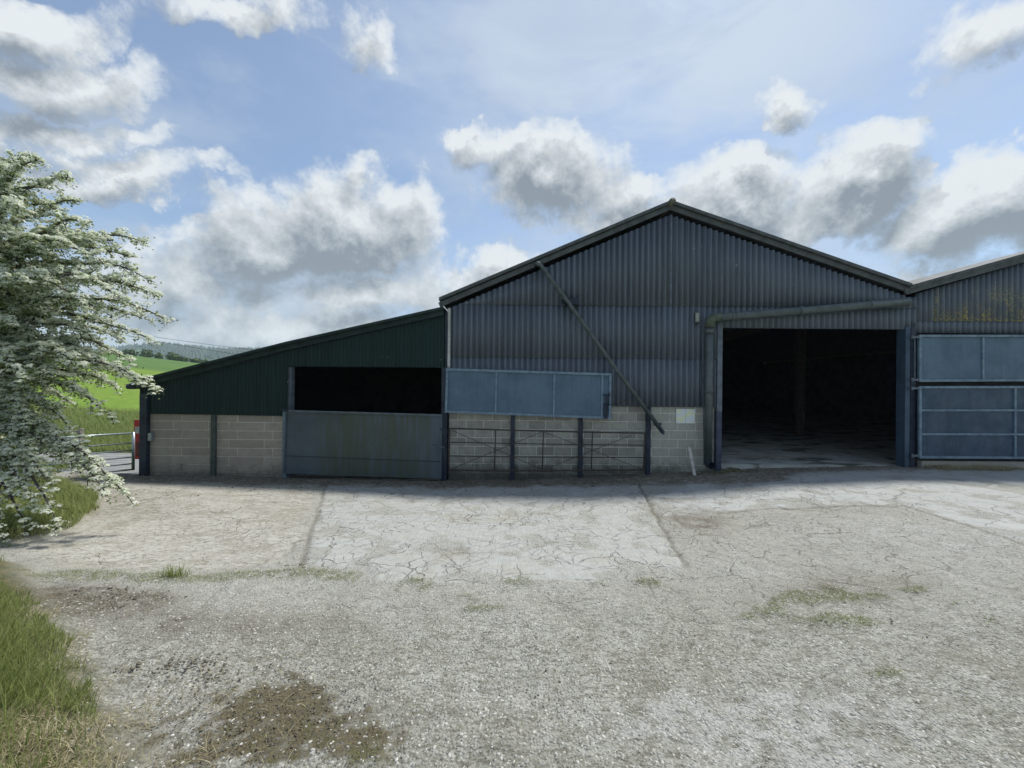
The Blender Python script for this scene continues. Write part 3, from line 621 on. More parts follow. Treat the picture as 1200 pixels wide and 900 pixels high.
# interior floors
def mat_floor():
    t = NT('barn_floor_concrete'); n = t.noise(2, 6, .65); c = t.mix(t.ramp(n, .35, .7), (.40,.41,.38), (.24,.245,.22))
    c = t.mix(t.ramp(t.noise(.9, 4, .6, vec=t.scale(t.pos(), (1, 2.2, 1))), .52, .62, 0, .85), c, (.045,.055,.03))
    return t.bsdf(c, .85, 0, t.bump(t.noise(20, 5, .7), .01, .7), .3)
m = MB(); zf = float(basez(9.5))+.03
m.quad([Vector((xO0-3,10.06,zf-.4)), Vector((RE.x,10.06,zf-.4)), Vector((RE.x,10.06,zf)), Vector((xO0-3,10.06,zf))], BACK-10.06)
tag(m.build('barn_floor', mat_floor()), kind='structure')
m = MB(); m.quad([Vector((xS0,10.3,-.5)), Vector((xO0-3,10.3,-.5)), Vector((xO0-3,10.3,-.02)), Vector((xS0,10.3,-.02))], BACK-10.3)
tag(m.build('barn_floor', mat_floor()), kind='structure')
# =============================================================== loose things on the facade
def tt(name, label, cat, loc, group=None): return thing(name, label, cat, loc, group)
# tubular field gate propped against the block wall
fg = tt('field_gate', 'rusty low metal gate with crossed braces standing against the block wall', 'gate', P(526,552,9.78))
yg = 9.76
Lx = [(526,502,551),(580,503.5,551.5),(636,505,551.5),(693.5,506.5,551),(755,507.5,550.5)]
for i, (px, a, b) in enumerate(Lx):
    m = MB(); m.tube([P(px+.8,a-.5,yg), P(px-.5,b+.5,yg)], .022 if i in (0,4) else .015, 8); m.build('stile', M['rust'], fg, True)
for t in (0, .33, .66, 1):
    m = MB(); m.tube([P(px, a+(b-a)*t, yg-.02) for (px, a, b) in Lx], .019 if t in (0, 1) else .013, 8); m.build('rail', M['rust'], fg, True)
for a, b in [((529,504),(635,550)),((528,550),(635,506)),((638,506.5),(753,550)),((638,550),(740,510))]:
    m = MB(); m.bar(P(*a,yg+.02), P(*b,yg+.02), .014, .006); m.build('brace', M['rust'], fg)
# long diagonal pipe
dpz = tt('leaning_pipe', 'long thin grey pipe slanting down across the gable', 'pipe', P(778,510,9.7))
m = MB(); m.tube([P(632,309.5,9.75), P(634.5,312,9.72), P(660,346,9.70), P(720,430,9.70), P(777,507,9.70)], .052, 12); m.build('tube', M['pipe'], dpz, True)
m = MB(); m.tube([P(628,310,9.83), P(630,308.5,9.76), P(634,311,9.715)], .06, 12); m.build('elbow', M['pipe'], dpz, True)
m = MB(); m.bar(P(627,309,9.80), P(636,309,9.80), .07, .08); m.build('bracket', M['post'], dpz)
m = MB(); m.bar(P(766,497,9.75), P(775,497,9.75), .07, .03); m.tube([P(773,500,9.64), P(778,509,9.64)], .022, 8); m.build('clamp', M['post'], dpz)
bk = MB(); bk.box(X(662,355), X(676.5,355), 9.76, 9.93, Z(668,359), Z(668,352)); bk.box(X(657,355), X(661,355), 9.83, 9.93, Z(668,357.5), Z(668,352.5))
tag(bk.build('bracket', M['post'], bevel=.006), 'small dark bracket on the gable behind the slanting pipe', 'bracket')
wl = tt('wall_light', 'small weathered bulkhead light beside the drain pipe', 'light', P(818,373,9.9))
m = MB(); m.box(X(814.5,373,9.84), X(820.5,373,9.84), 9.84, 9.925, Z(817,379.5), Z(817,367)); m.build('housing', M['pipe'], wl, bevel=.012)
m = MB(); m.box(X(815.3,373,9.8), X(819.7,373,9.8), 9.80, 9.838, Z(817,378.5), Z(817,368.5)); m.build('lens', paint('lamp_glass', (.28,.29,.26), (.2,.21,.18), .3, 9, False), wl, bevel=.012)
nt = tt('notice', 'pair of pale faded notices fixed side by side on the block wall', 'notice', P(802,488,9.95))
for a, b in ((791.8,802.6),(802.9,813.8)):
    t = NT('faded_paper'); x, y, z = t.sep()
    c = t.mix(t.ramp(t.noise(7, 3, .5), .42, .62), (.66,.71,.74), (.70,.74,.50))
    c = t.mix(t.ramp(t.noise(1, 3, .5, vec=t.scale(t.pos(), (30,1,90))), .56, .64, 0, .25), c, (.5,.55,.55))
    m = MB(); m.box(X(a,488), X(b,488), 9.968, 9.980, Z(800,496), Z(800,479.2)); m.build('sheet', t.bsdf(c, .5), nt)
pk = MB(); pk.bar(P(807.5,524,9.80), P(814.5,560,9.52), .075, .035)
tag(pk.build('plank', M['paleplank'], bevel=.003), 'short pale plank leaning on the wall beside the drain pipe', 'plank')
st = MB(); st.tube([P(819.5,553,9.85), P(819.3,560.5,9.68)], .008, 6)
tag(st.build('stake', M['white']), 'thin white stake at the foot of the wall by the plank', 'stake')
eb = MB(); eb.box(X(172.8,511,9.9), X(177.2,511,9.9), 9.90, 9.975, Z(175,516), Z(175,507))
tag(eb.build('junction_box', M['galv'], bevel=.006), 'small grey box on the shed wall beside the corner post', 'box')
wr = MB(); wr.tube([P(716,473,9.76), P(724,474,9.75), P(733,469,9.78), P(738,465,9.8), P(743,464,9.8), P(748,468,9.78)], .007, 5)
tag(wr.build('wire', M['rust']), 'loose wire hanging between the blue door leaf and the slanting pipe', 'wire')
# grey bag-like rubble at jamb
rbm = MB()
# =============================================================== yard gate at the left
yg1 = P(156,551,11.0); yg0 = P(0,565,9.36)
gt = tt('yard_gate', 'galvanised tubular gate beside the green shed', 'gate', (yg1.x, yg1.y, yg1.z))
d = Vector((yg0.x-yg1.x, yg0.y-yg1.y, 0)).normalized(); Lg = 3.3
zt_ = P(156,507.5,11.0).z; zb_ = P(156,550,11.0).z
def gp(s, z): return Vector((yg1.x+d.x*s, yg1.y+d.y*s, z))
hs = [0, .27, .47, .66, .84, 1]
for t in hs:
    m = MB(); m.tube([gp(.0, zt_+(zb_-zt_)*t), gp(Lg, zt_+(zb_-zt_)*t)], .024 if t in (0,1) else .018, 8); m.build('rail', M['galv'], gt, True)
for s, r in ((0,.035),(Lg,.028),(1.05,.02),(2.2,.02)):
    m = MB(); m.tube([gp(s, zt_+(.03 if s == 0 else -.01)), gp(s, zb_-.02)], r, 8); m.build('stile', M['galv'], gt, True)
gpst = MB(); q = P(150,560,11.05); gpst.tube([(gp(Lg+.14,0).x, gp(Lg+.14,0).y, -.4), (gp(Lg+.14,0).x, gp(Lg+.14,0).y, zt_+.15)], .07, 10)
tag(gpst.build('gate_post', M['wood'], smooth=True), 'round wooden post at the far end of the galvanised gate', 'post')
# red sign behind the gate end
sg = tt('sign', 'tall red sign with a white panel standing behind the gate end', 'sign', P(163,540,11.5))
a = P(158,492,11.5); b = P(172,538,11.5)
m = MB(); m.box(a.x, b.x, 11.48, 11.5, b.z, a.z); m.build('board', M['red'], sg)
m = MB(); c1 = P(158.5,500,11.48); c2 = P(172,508,11.48); m.box(c1.x, c2.x, 11.470, 11.478, c2.z, c1.z); m.build('white_panel', M['white'], sg)
m = MB(); c1 = P(159.5,518,11.48); c2 = P(166,534,11.48); m.box(c1.x, c2.x, 11.470, 11.478, c2.z, c1.z); m.build('lower_panel', paint('sign_brown', (.20,.05,.04), (.12,.03,.03), .6, 9, False), sg)
m = MB(); m.box(a.x+.2, a.x+.26, 11.5, 11.56, -.6, a.z); m.build('pole', M['galv'], sg)
# wooden fence beyond the lane
wf = tt('wooden_fence', 'weathered wooden post and rail fence between lane and field', 'fence', P(95,540,15.2))
fx = [P(93,520,15.2).x - i*1.75 for i in range(9)]
for x in fx:
    z = float(TER(x, 15.2)); m = MB(); m.box(x-.06, x+.06, 15.2, 15.32, z-.3, P(93,503,15.2).z+.02); m.build('post', M['wood'], wf, bevel=.01)
for k, hgt in enumerate((506,515,526,537)):
    z = P(93,hgt,15.2).z; m = MB(); m.bar((fx[0]+.1,15.15,z), (fx[-1]-.3,15.15,z+.03*(k-1)), .11, .04); m.build('rail', M['wood'], wf, bevel=.006)
# overhead cables
for k, (a, b, lab) in enumerate([((0,366),(430,424),'upper thin overhead cable crossing the sky above the hills'), ((60,378),(420,432),'lower thin overhead cable crossing the sky above the hills')]):
    p = P(*a, 60); q = P(*b, 75+4*k); pts = []
    for i in range(25):
        t = i/24; v = p+(q-p)*t; v.z -= 1.2*4*t*(1-t)-.5; pts.append(v)
    m = MB(); m.tube(pts, .03, 5); tag(m.build('overhead_cable', M['post']), lab, 'cable', 'overhead cables')
# =============================================================== plants
def mat_leaf(name, c, c2, trans=.35, rough=.6):
    t = NT(name); tn = t.attr('tone'); col = t.mix(tn, c, c2); return t.bsdf(col, rough, 0, None, .3, trans)
M['petal'] = mat_leaf('hawthorn_blossom', (.66,.71,.54), (.86,.88,.78), .5, .8)
M['leafm'] = mat_leaf('hawthorn_leaf', (.12,.18,.06), (.30,.36,.14), .5)
M['bark'] = paint('bark', (.085,.075,.06), (.045,.04,.032), .9, 14, True)
M['blade'] = mat_leaf('grass_blade', (.13,.18,.04), (.42,.46,.18), .45)
M['dry'] = mat_leaf('dry_grass', (.27,.235,.13), (.52,.47,.31), .3)
def scatter_quads(C, N, size, asp, tone, jit):   # C centers, N normals (n,3)
    n = len(C); N = N/np.linalg.norm(N, axis=1, keepdims=True)
    r = rng.normal(size=(n,3)); U = np.cross(N, r); U /= np.linalg.norm(U, axis=1, keepdims=True); W = np.cross(N, U)
    s = size[:,None]; h = U*s; k = W*s*asp
    V = np.stack([C-h, C-k, C+h, C+k], 1).reshape(-1, 3)
    Fa = np.arange(4*n).reshape(n, 4); return V, Fa, np.repeat(tone, 4)
def hawthorn():
    root = tt('hawthorn_tree', 'white blossoming hawthorn reaching into the yard over the galvanised gate', 'tree', (-9.3, 6.2, .3))
    br = MB(); tx_, ty_ = -9.3, 6.2
    tk = MB(); tk.tube([(tx_-.1,ty_,.1),(tx_,ty_+.05,.9),(tx_+.15,ty_,1.7),(tx_+.05,ty_-.1,2.6),(tx_-.1,ty_,3.6),(tx_-.2,ty_+.1,4.6)], [.26,.2,.17,.13,.09,.04], 10)
    tk.build('trunk', M['bark'], root, True)
    # tips of the limbs (pixel, pixel, depth) for the side over the yard, then free ones all round
    tips = [(45,188,5.6),(78,208,5.4),(104,262,5.5),(28,186,6),(60,240,5.8),(85,235,6.2),(0,195,5.5),(20,240,5),
            (130,282,5.6),(166,283,5.7),(150,300,6.0),(172,327,5.6),(160,340,6.2),(183,345,5.4),(150,355,5),(192,373,5.8),(165,372,6.1),(176,398,5.5),(150,420,6),
            (110,300,5.2),(120,330,6.4),(95,350,5.0),(130,370,5.3),(60,300,5.6),(70,340,6.4),(40,280,5.2),(30,330,5.0),(100,390,5.6),(135,395,6.2),
            (120,425,5.8),(150,440,5.6),(184,456,5.7),(160,445,5.3),(130,450,5.9),(95,430,5.2),(70,410,6.2),(60,440,5.3),(60,472,5.6),(28,492,5.2),(78,497,5.6),(18,455,5.5),(45,515,5.4),(90,455,5.4),
            (130,488,5.5),(80,470,6.0),(40,500,5.8),
            (145,577,5.2),(128,560,5.1),(100,560,5.4),(120,572,5.0),(60,570,4.9),(66,612,4.7),(40,590,4.8),(30,612,4.7),(15,560,5.2),(20,520,5.4),(25,440,4.9),(10,380,5.0),(0,620,4.6)]
    T = [P(*q) for q in tips]
    for i in range(34):
        a = random.uniform(R(105), R(275)); z = random.uniform(1.2, 5.2); rr = (2.3+random.random()*.8)*math.sqrt(max(.15, 1-((z-2.9)/3.0)**2))
        T.append(Vector((tx_+rr*math.cos(a), ty_+rr*math.sin(a), z)))
    C = []; ND = []
    for tip in T:
        zs = min(4.2, max(1.3, 1.1+.62*(tip.z-.6)+random.uniform(-.3,.3)))
        s = Vector((tx_+random.uniform(-.1,.15), ty_, zs)); L = (tip-s).length
        mid = s*.45+tip*.55+Vector((0, random.uniform(-.2,.2), .27*L)); pts = []
        n = 16
        for i in range(n+1):
            t = i/n; v = s*(1-t)**2+mid*2*t*(1-t)+tip*t*t
            v += Vector((math.sin(t*9+tip.x*5), math.cos(t*8+tip.z*7), math.sin(t*11+tip.z*9)))*.035*L*t*(1-t)*2
            pts.append(v)
        br.tube(pts, [.05*(1-i/n)+.006 for i in range(n+1)], 5)
        for i in range(3, n+1):
            a = pts[min(i+1, n)]-pts[i-1]; a.normalize()
            for k in range(5 if i < n-2 else 3):
                fr = i/n; ln = random.uniform(.12,.48)*(1.15-.85*fr)
                dv = (a*.9+Vector((random.gauss(0,.5), random.gauss(0,.6), random.gauss(0,.62)-.05))).normalized()
                p0 = pts[i]+a*random.uniform(-.08,.08); p1 = p0+dv*ln+Vector((0,0,-.25*ln))
                br.tube([p0, (p0+p1)/2+Vector((0,0,.05*ln)), p1], [.008,.006,.003], 3, False)
                m_ = max(2, int(ln/.045))
                for j in range(m_):
                    t = (j+1)/m_; C.append(p0+(p1-p0)*t+Vector((random.gauss(0,.012), random.gauss(0,.012), .02+random.gauss(0,.012)))); ND.append(dv)
            if i > 5: C.append(pts[i]+Vector((0,0,.03))); ND.append(a)
    br.build('branches', M['bark'], root, True)
    C = np.array([tuple(c) for c in C]); n = len(C); print('corymbs', n)
    # blossom heads: domes of little petals
    k = 20; dome = rng.normal(size=(n,k,3)); dome /= np.linalg.norm(dome, axis=2, keepdims=True); dome[:,:,2] = np.abs(dome[:,:,2])*.9-.1
    rad = rng.uniform(.024,.052,(n,1,1)); off = dome*rad*np.array([1.1,1.1,.8])
    keep = rng.random(n) < .93
    Cc = (C[:,None,:]+off)[keep].reshape(-1,3); Nn = (dome*.9+np.array([0,0,.5])+rng.normal(size=dome.shape)*.25)[keep].reshape(-1,3)
    ct = np.repeat(rng.uniform(.1,1,(n,1)), k, 1)[keep].ravel()
    V, Fa, Tn = scatter_quads(Cc, Nn, rng.uniform(.010,.0185,len(Cc)), .85, np.clip(ct+rng.normal(size=len(Cc))*.15,0,1), 0)
    npmesh('blossom', V, Fa, M['petal'], root, attrs={'tone': Tn})
    k = 3; o = rng.normal(size=(n,k,3))*np.array([.045,.045,.03])-np.array([0,0,.025]); Cl = (C[:,None,:]+o).reshape(-1,3)
    Nl = rng.normal(size=Cl.shape)*.6+np.array([0,0,.7])
    V, Fa, Tn = scatter_quads(Cl, Nl, rng.uniform(.014,.026,len(Cl)), .6, rng.random(len(Cl)), 0)
    npmesh('foliage', V, Fa, M['leafm'], root, attrs={'tone': Tn})
hawthorn()
def blades(name, pts, hgt, wid, lean, mat, seg=3, parent=None, wind=(0,0)):
    n = len(pts); a = rng.uniform(0, 2*np.pi, n); lx = np.cos(a)*lean*rng.uniform(.3,1.2,n)+wind[0]; ly = np.sin(a)*lean*rng.uniform(.3,1.2,n)+wind[1]
    b = a+np.pi/2+rng.normal(size=n)*.4; wx, wy = np.cos(b)*wid, np.sin(b)*wid
    V = np.zeros((n, 2*(seg+1), 3)); T = np.repeat(np.clip(rng.normal(.5,.25,n),0,1)[:,None], 2*(seg+1), 1)
    for i in range(seg+1):
        t = i/seg; w = (1-t)**.7*.5+.02
        cx = pts[:,0]+lx*hgt*t**1.8; cy = pts[:,1]+ly*hgt*t**1.8; cz = pts[:,2]+hgt*(t-.28*np.hypot(lx,ly)*t**2)
        V[:,2*i] = np.stack([cx-wx*w, cy-wy*w, cz], 1); V[:,2*i+1] = np.stack([cx+wx*w, cy+wy*w, cz], 1)
    base = np.arange(n)[:,None,None]*2*(seg+1)
    q = np.array([[2*i,2*i+1,2*i+3,2*i+2] for i in range(seg)])[None]
    return npmesh(name, V.reshape(-1,3), (base+q).reshape(-1,4), mat, parent, attrs={'tone': T.ravel()})
def samp(n, x0, x1, y0, y1, prob):
    x = rng.uniform(x0, x1, n); y = rng.uniform(y0, y1, n); A = masks(x, y); p = prob(A, x, y); k = rng.random(n) < p
    x, y = x[k], y[k]; A = {a: b[k] for a, b in A.items()}; return np.stack([x, y, height(x, y, A)-.005], 1), A
pts, A1 = samp(150000, -7.5, -1.6, 1.0, 4.9, lambda A, x, y: np.where(A['verge'] > .5, 1, 0)*sst(.42,.60,fbm(x*2.2,y*2.2,4,91)+.25*sst(0,.7,sdist(x,y,VERGE)))*np.where(y+x*.0 > 1.95, 1, .25)*sst(-9, -2, -np.abs(x)+y*0-1))
d_ = sdist(pts[:,0], pts[:,1], VERGE)
hh = rng.uniform(.14,.42,len(pts))*(.22+1.2*sst(0,.9,d_))*(.5+1.0*fbm(pts[:,0]*2,pts[:,1]*2,2,5))
tag(blades('long_grass', pts, hh, .0055, .55, M['blade'], wind=(.25,.0)), 'long soft green grass on the near left verge', 'grass', kind='stuff')
pts, _ = samp(70000, -4.5, -.4, 1.2, 3.2, lambda A, x, y: np.exp(-((x+2.35)/.75)**2-((y-1.75)/.45)**2)*sst(.42,.62,fbm(x*4,y*4,3,95))*.8+.35*(A['verge'] > .2)*sst(.45,.6,fbm(x*3,y*3,3,96)))
tag(blades('dry_grass', pts, rng.uniform(.015,.07,len(pts)), .0035, 1.6, M['dry']), 'dry straw coloured grass at the lower left of the yard', 'grass', kind='stuff')
pts, _ = samp(150000, -16, -5.2, 4.4, 10.5, lambda A, x, y: np.where(A['verge'] > .4, 1, 0)*.8)
tag(blades('verge_grass', pts, rng.uniform(.06,.22,len(pts)), .009, .6, M['blade']), 'grass on the verge under the hawthorn', 'grass', kind='stuff')
pts, _ = samp(200000, -5, 8, 1.3, 5.2, lambda A, x, y: np.clip(A['grs']-.12,0,1))
tag(blades('crack_grass', pts, rng.uniform(.010,.055,len(pts))*rng.uniform(.3,1,len(pts)), .004, 1.0, M['blade']), 'small tufts of grass growing along the cracks in the yard', 'grass', kind='stuff')
q = G(205,676); pp = np.stack([rng.normal(q.x,.07,160), rng.normal(q.y,.03,160), np.full(160, q.z)], 1)
tag(blades('grass_tuft', pp, rng.uniform(.06,.17,160), .005, .6, M['blade']), 'taller grass tuft growing from the crack at the left of the yard', 'grass')
x_ = rng.uniform(X(1075,545), 14, 9000); yq = rng.uniform(9.45, 9.9, 9000); pp = np.stack([x_, yq, ZG(x_, yq)], 1)
tag(blades('dry_grass', pp, rng.uniform(.03,.15,9000)*sst(.3,.6,fbm(x_*2,yq*2,2,4)), .007, 1.0, M['dry']), 'dead dry grass below the blue doors at the right', 'grass', kind='stuff')
# rough grass by the fence and field edge
x_ = rng.uniform(-34, -10, 60000); yq = 14.9+rng.random(60000)**1.4*9; pp = np.stack([x_, yq, TER(x_, yq)], 1)
tag(blades('rough_grass', pp, rng.uniform(.15,.5,60000), .02, .5, M['blade'], 2), 'rough grass along the wooden fence beyond the lane', 'grass', kind='stuff')
# --------------------------------------------------------------- loose stones on the yard
def ico():
    t = (1+5**.5)/2; v = np.array([(-1,t,0),(1,t,0),(-1,-t,0),(1,-t,0),(0,-1,t),(0,1,t),(0,-1,-t),(0,1,-t),(t,0,-1),(t,0,1),(-t,0,-1),(-t,0,1)], float)/math.sqrt(1+t*t)
    f = np.array([(0,11,5),(0,5,1),(0,1,7),(0,7,10),(0,10,11),(1,5,9),(5,11,4),(11,10,2),(10,7,6),(7,1,8),(3,9,4),(3,4,2),(3,2,6),(3,6,8),(3,8,9),(4,9,5),(2,4,11),(6,2,10),(8,6,7),(9,8,1)]); return v, f
IV, IF = ico()
def stones(name, pts, size, mat, flat=.55):
    n = len(pts); V = IV[None]*(1+rng.normal(size=(n,12,1))*.16); a = rng.uniform(0,2*np.pi,n); c, s = np.cos(a)[:,None], np.sin(a)[:,None]
    sx = rng.uniform(.7,1.3,(n,1)); X_ = V[:,:,0]*sx; Y_ = V[:,:,1]/sx
    W = np.stack([X_*c-Y_*s, X_*s+Y_*c, V[:,:,2]*flat], 2)*size[:,None,None]+pts[:,None,:]
    Fa = (IF[None]+12*np.arange(n)[:,None,None]).reshape(-1,3); T = np.repeat(rng.random(n),12)
    return npmesh(name, W.reshape(-1,3), Fa, mat, attrs={'tone': T})
def mat_stone():
    t = NT('loose_gravel'); tn = t.attr('tone'); c = t.mix(t.ramp(tn, .0, .75, smooth=False), (.13,.125,.10), (.49,.485,.44)); c = t.mix(t.ramp(tn, .975, .99), c, (.58,.58,.55))
    c = t.mix(t.ramp(t.noise(160, 3, .6), .4, .7, 0, .4), c, (.24,.22,.18)); return t.bsdf(c, .9, 0, None, .2)
def gprob(A, x, y): return np.clip(1-1.1*A['soft']-A['verge']*.8-A['moss']*.6, .0, 1)*sst(.30,.60,fbm(x*2.4,y*2.4,4,101)+.10)*np.clip(2.6/np.hypot(x, y+.3), .2, 1)
pts, A2 = samp(210000, -4.5, 7.5, 1.25, 5.8, gprob)
tag(stones('gravel', pts+np.array([0,0,.002]), .0026+.0095*rng.random(len(pts))**3.0, mat_stone()), 'loose gravel scattered over the worn yard surface', 'gravel', kind='stuff')
# dark clods and debris
def clods(px, py, rx, ry, n, s0, s1):
    c = G(px, py); a = G(px+rx, py); b = G(px, py-ry); sx = abs(a.x-c.x); sy = abs(b.y-c.y)
    x = rng.normal(c.x, sx*.5, n); y = rng.normal(c.y, sy*.5, n); return np.stack([x, y, ZG(x, y)+.004], 1), rng.uniform(s0, s1, n)*rng.random(n)**.7
cl = [clods(*q) for q in [(215,778,40,13,110,.004,.015),(160,698,50,9,60,.005,.016),(155,783,16,6,30,.005,.014),(320,830,110,50,600,.003,.009),(350,665,22,5,70,.01,.03),(120,695,50,10,60,.006,.02),(230,790,60,20,60,.005,.014),(545,612,30,5,60,.006,.014),(170,585,60,10,160,.006,.018),(130,600,60,6,80,.006,.016),(250,600,90,8,80,.005,.012),(700,790,150,50,160,.003,.009),(980,720,120,30,120,.004,.01)]]
xw = rng.uniform(-9.6, 6.6, 5200); yw = 9.9-np.abs(rng.normal(0,.5,5200)); cl.append((np.stack([xw, yw, ZG(xw, yw)+.004], 1), rng.uniform(.006,.028,5200)*rng.random(5200)))
cp = np.concatenate([c[0] for c in cl]); cs = np.concatenate([c[1] for c in cl])
tag(stones('clods', cp, cs, paint('dark_clod', (.15,.135,.10), (.075,.066,.048), .95, 30, False), .6), 'dark crumbs of dirt scattered on the yard and along the walls', 'dirt', kind='stuff')
# mossy heap at the door jamb
c = G(858,553); mh = []
for i in range(420):
    r_ = abs(random.gauss(0,.22)); a = random.uniform(0, 6.28); x = c.x+r_*math.cos(a)*1.4; y = min(9.9, c.y+r_*math.sin(a)*.5); mh.append((x, y, float(ZG(x,y))+.10*math.exp(-(r_/.2)**2)*random.random()))
tag(stones('rubble', np.array(mh), rng.uniform(.012,.045,420), paint('mossy_rubble', (.11,.11,.06), (.06,.055,.035), .95, 20, False)), 'small mossy heap of rubble at the foot of the doorway jamb', 'rubble', kind='stuff')
# --------------------------------------------------------------- distant trees
M['far1'] = mat_leaf('distant_leaves', (.045,.08,.022), (.10,.15,.04), .2)
M['conif'] = mat_leaf('conifer_wood', (.014,.030,.022), (.028,.05,.03), .0)
far_labels = ['rounded bush at the left on the field crest','small tree beside it on the field crest','tree just left of the dark gap on the crest','broad dark round tree on the crest','low bush right of the broad round tree','small bush on the right slope of the crest','pale low bush farthest right on the crest','bush just above the shed roof line','low shrub behind the blossoms on the crest','dark shrub at the far left of the crest']
for i, (px, top, bot, w) in enumerate([(152,409,419,16),(172,410,420,12),(186,414,421,8),(203,414,423.5,14),(215,418.5,424.5,9),(229,419.5,427,9),(240,422,429,9),(250,424,431,8),(135,410,419,14),(118,411,420,14)]):
    D = 142+4*(i%3); c = P(px, bot, D); H = (bot-top)/F*D; Wd = w/F*D
    root = tt('distant_tree', far_labels[i], 'tree', (c.x, c.y, c.z), 'trees on the field crest')
    gz0 = float(TER(c.x, c.y)); m = MB(); m.tube([(c.x,c.y,min(gz0,c.z)-.3),(c.x,c.y,c.z+H*.5)], [.22,.1], 6); m.build('trunk', M['bark'], root)
    n = 420; u = rng.normal(size=(n,3)); u /= np.linalg.norm(u, axis=1, keepdims=True)
    lob = 1+.28*np.sin(u[:,0]*5+i)+.2*np.cos(u[:,2]*7+i*2); u = u*(rng.random((n,1))**.35)*lob[:,None]
    C_ = np.array([c.x, c.y, c.z+H*.5])+u*np.array([Wd*.5, Wd*.5, H*.5])
    V, Fa, Tn = scatter_quads(C_, u+rng.normal(size=u.shape)*.4, rng.uniform(.2,.5,n), .8, rng.random(n), 0)
    npmesh('crown', V, Fa, M['far1'], root, attrs={'tone': Tn})
def cones(n, prob):
    a = rng.uniform(-.35, 1.5, n); Y = rng.uniform(560, 1150, n); x = -a*Y; k = prob(a, Y, x); x, Y = x[k], Y[k]; return x, Y
x_, Y_ = cones(15000, lambda a, Y, x: (fbm(x/150, Y/150, 3, 33) > .43) & (rng.random(len(a)) < np.where(a < .95, 1, .45)))
n = len(x_); zc = TER(x_, Y_); H = rng.uniform(7,14,n); rr = H*.24; V = np.zeros((n,7,3)); 
for k in range(6):
    V[:,k] = np.stack([x_+rr*math.cos(k*1.047), Y_+rr*math.sin(k*1.047), zc+H*.08], 1)
V[:,6] = np.stack([x_, Y_, zc+H], 1)
Fa = (np.array([[k,(k+1)%6,6] for k in range(6)])[None]+7*np.arange(n)[:,None,None]).reshape(-1,3)
tag(npmesh('distant_wood', V.reshape(-1,3), Fa, M['conif'], attrs={'tone': np.repeat(rng.random(n),7)}), 'far conifer wood covering the hillside', 'wood', kind='stuff')
# --------------------------------------------------------------- haze
hb = MB(); hb.box(-2650, 2650, -450, 2650, float(hz.min())-1, float(hz.max())+25)
hm = bpy.data.materials.new('haze'); hm.use_nodes = True; nt_ = hm.node_tree; nt_.nodes.clear(); oo = nt_.nodes.new('ShaderNodeOutputMaterial'); pv = nt_.nodes.new('ShaderNodeVolumePrincipled')
pv.inputs['Color'].default_value = (.72,.85,1,1); pv.inputs['Density'].default_value = .00030; nt_.links.new(pv.outputs[0], oo.inputs['Volume'])
tag(hb.build('haze', hm), kind='stuff')
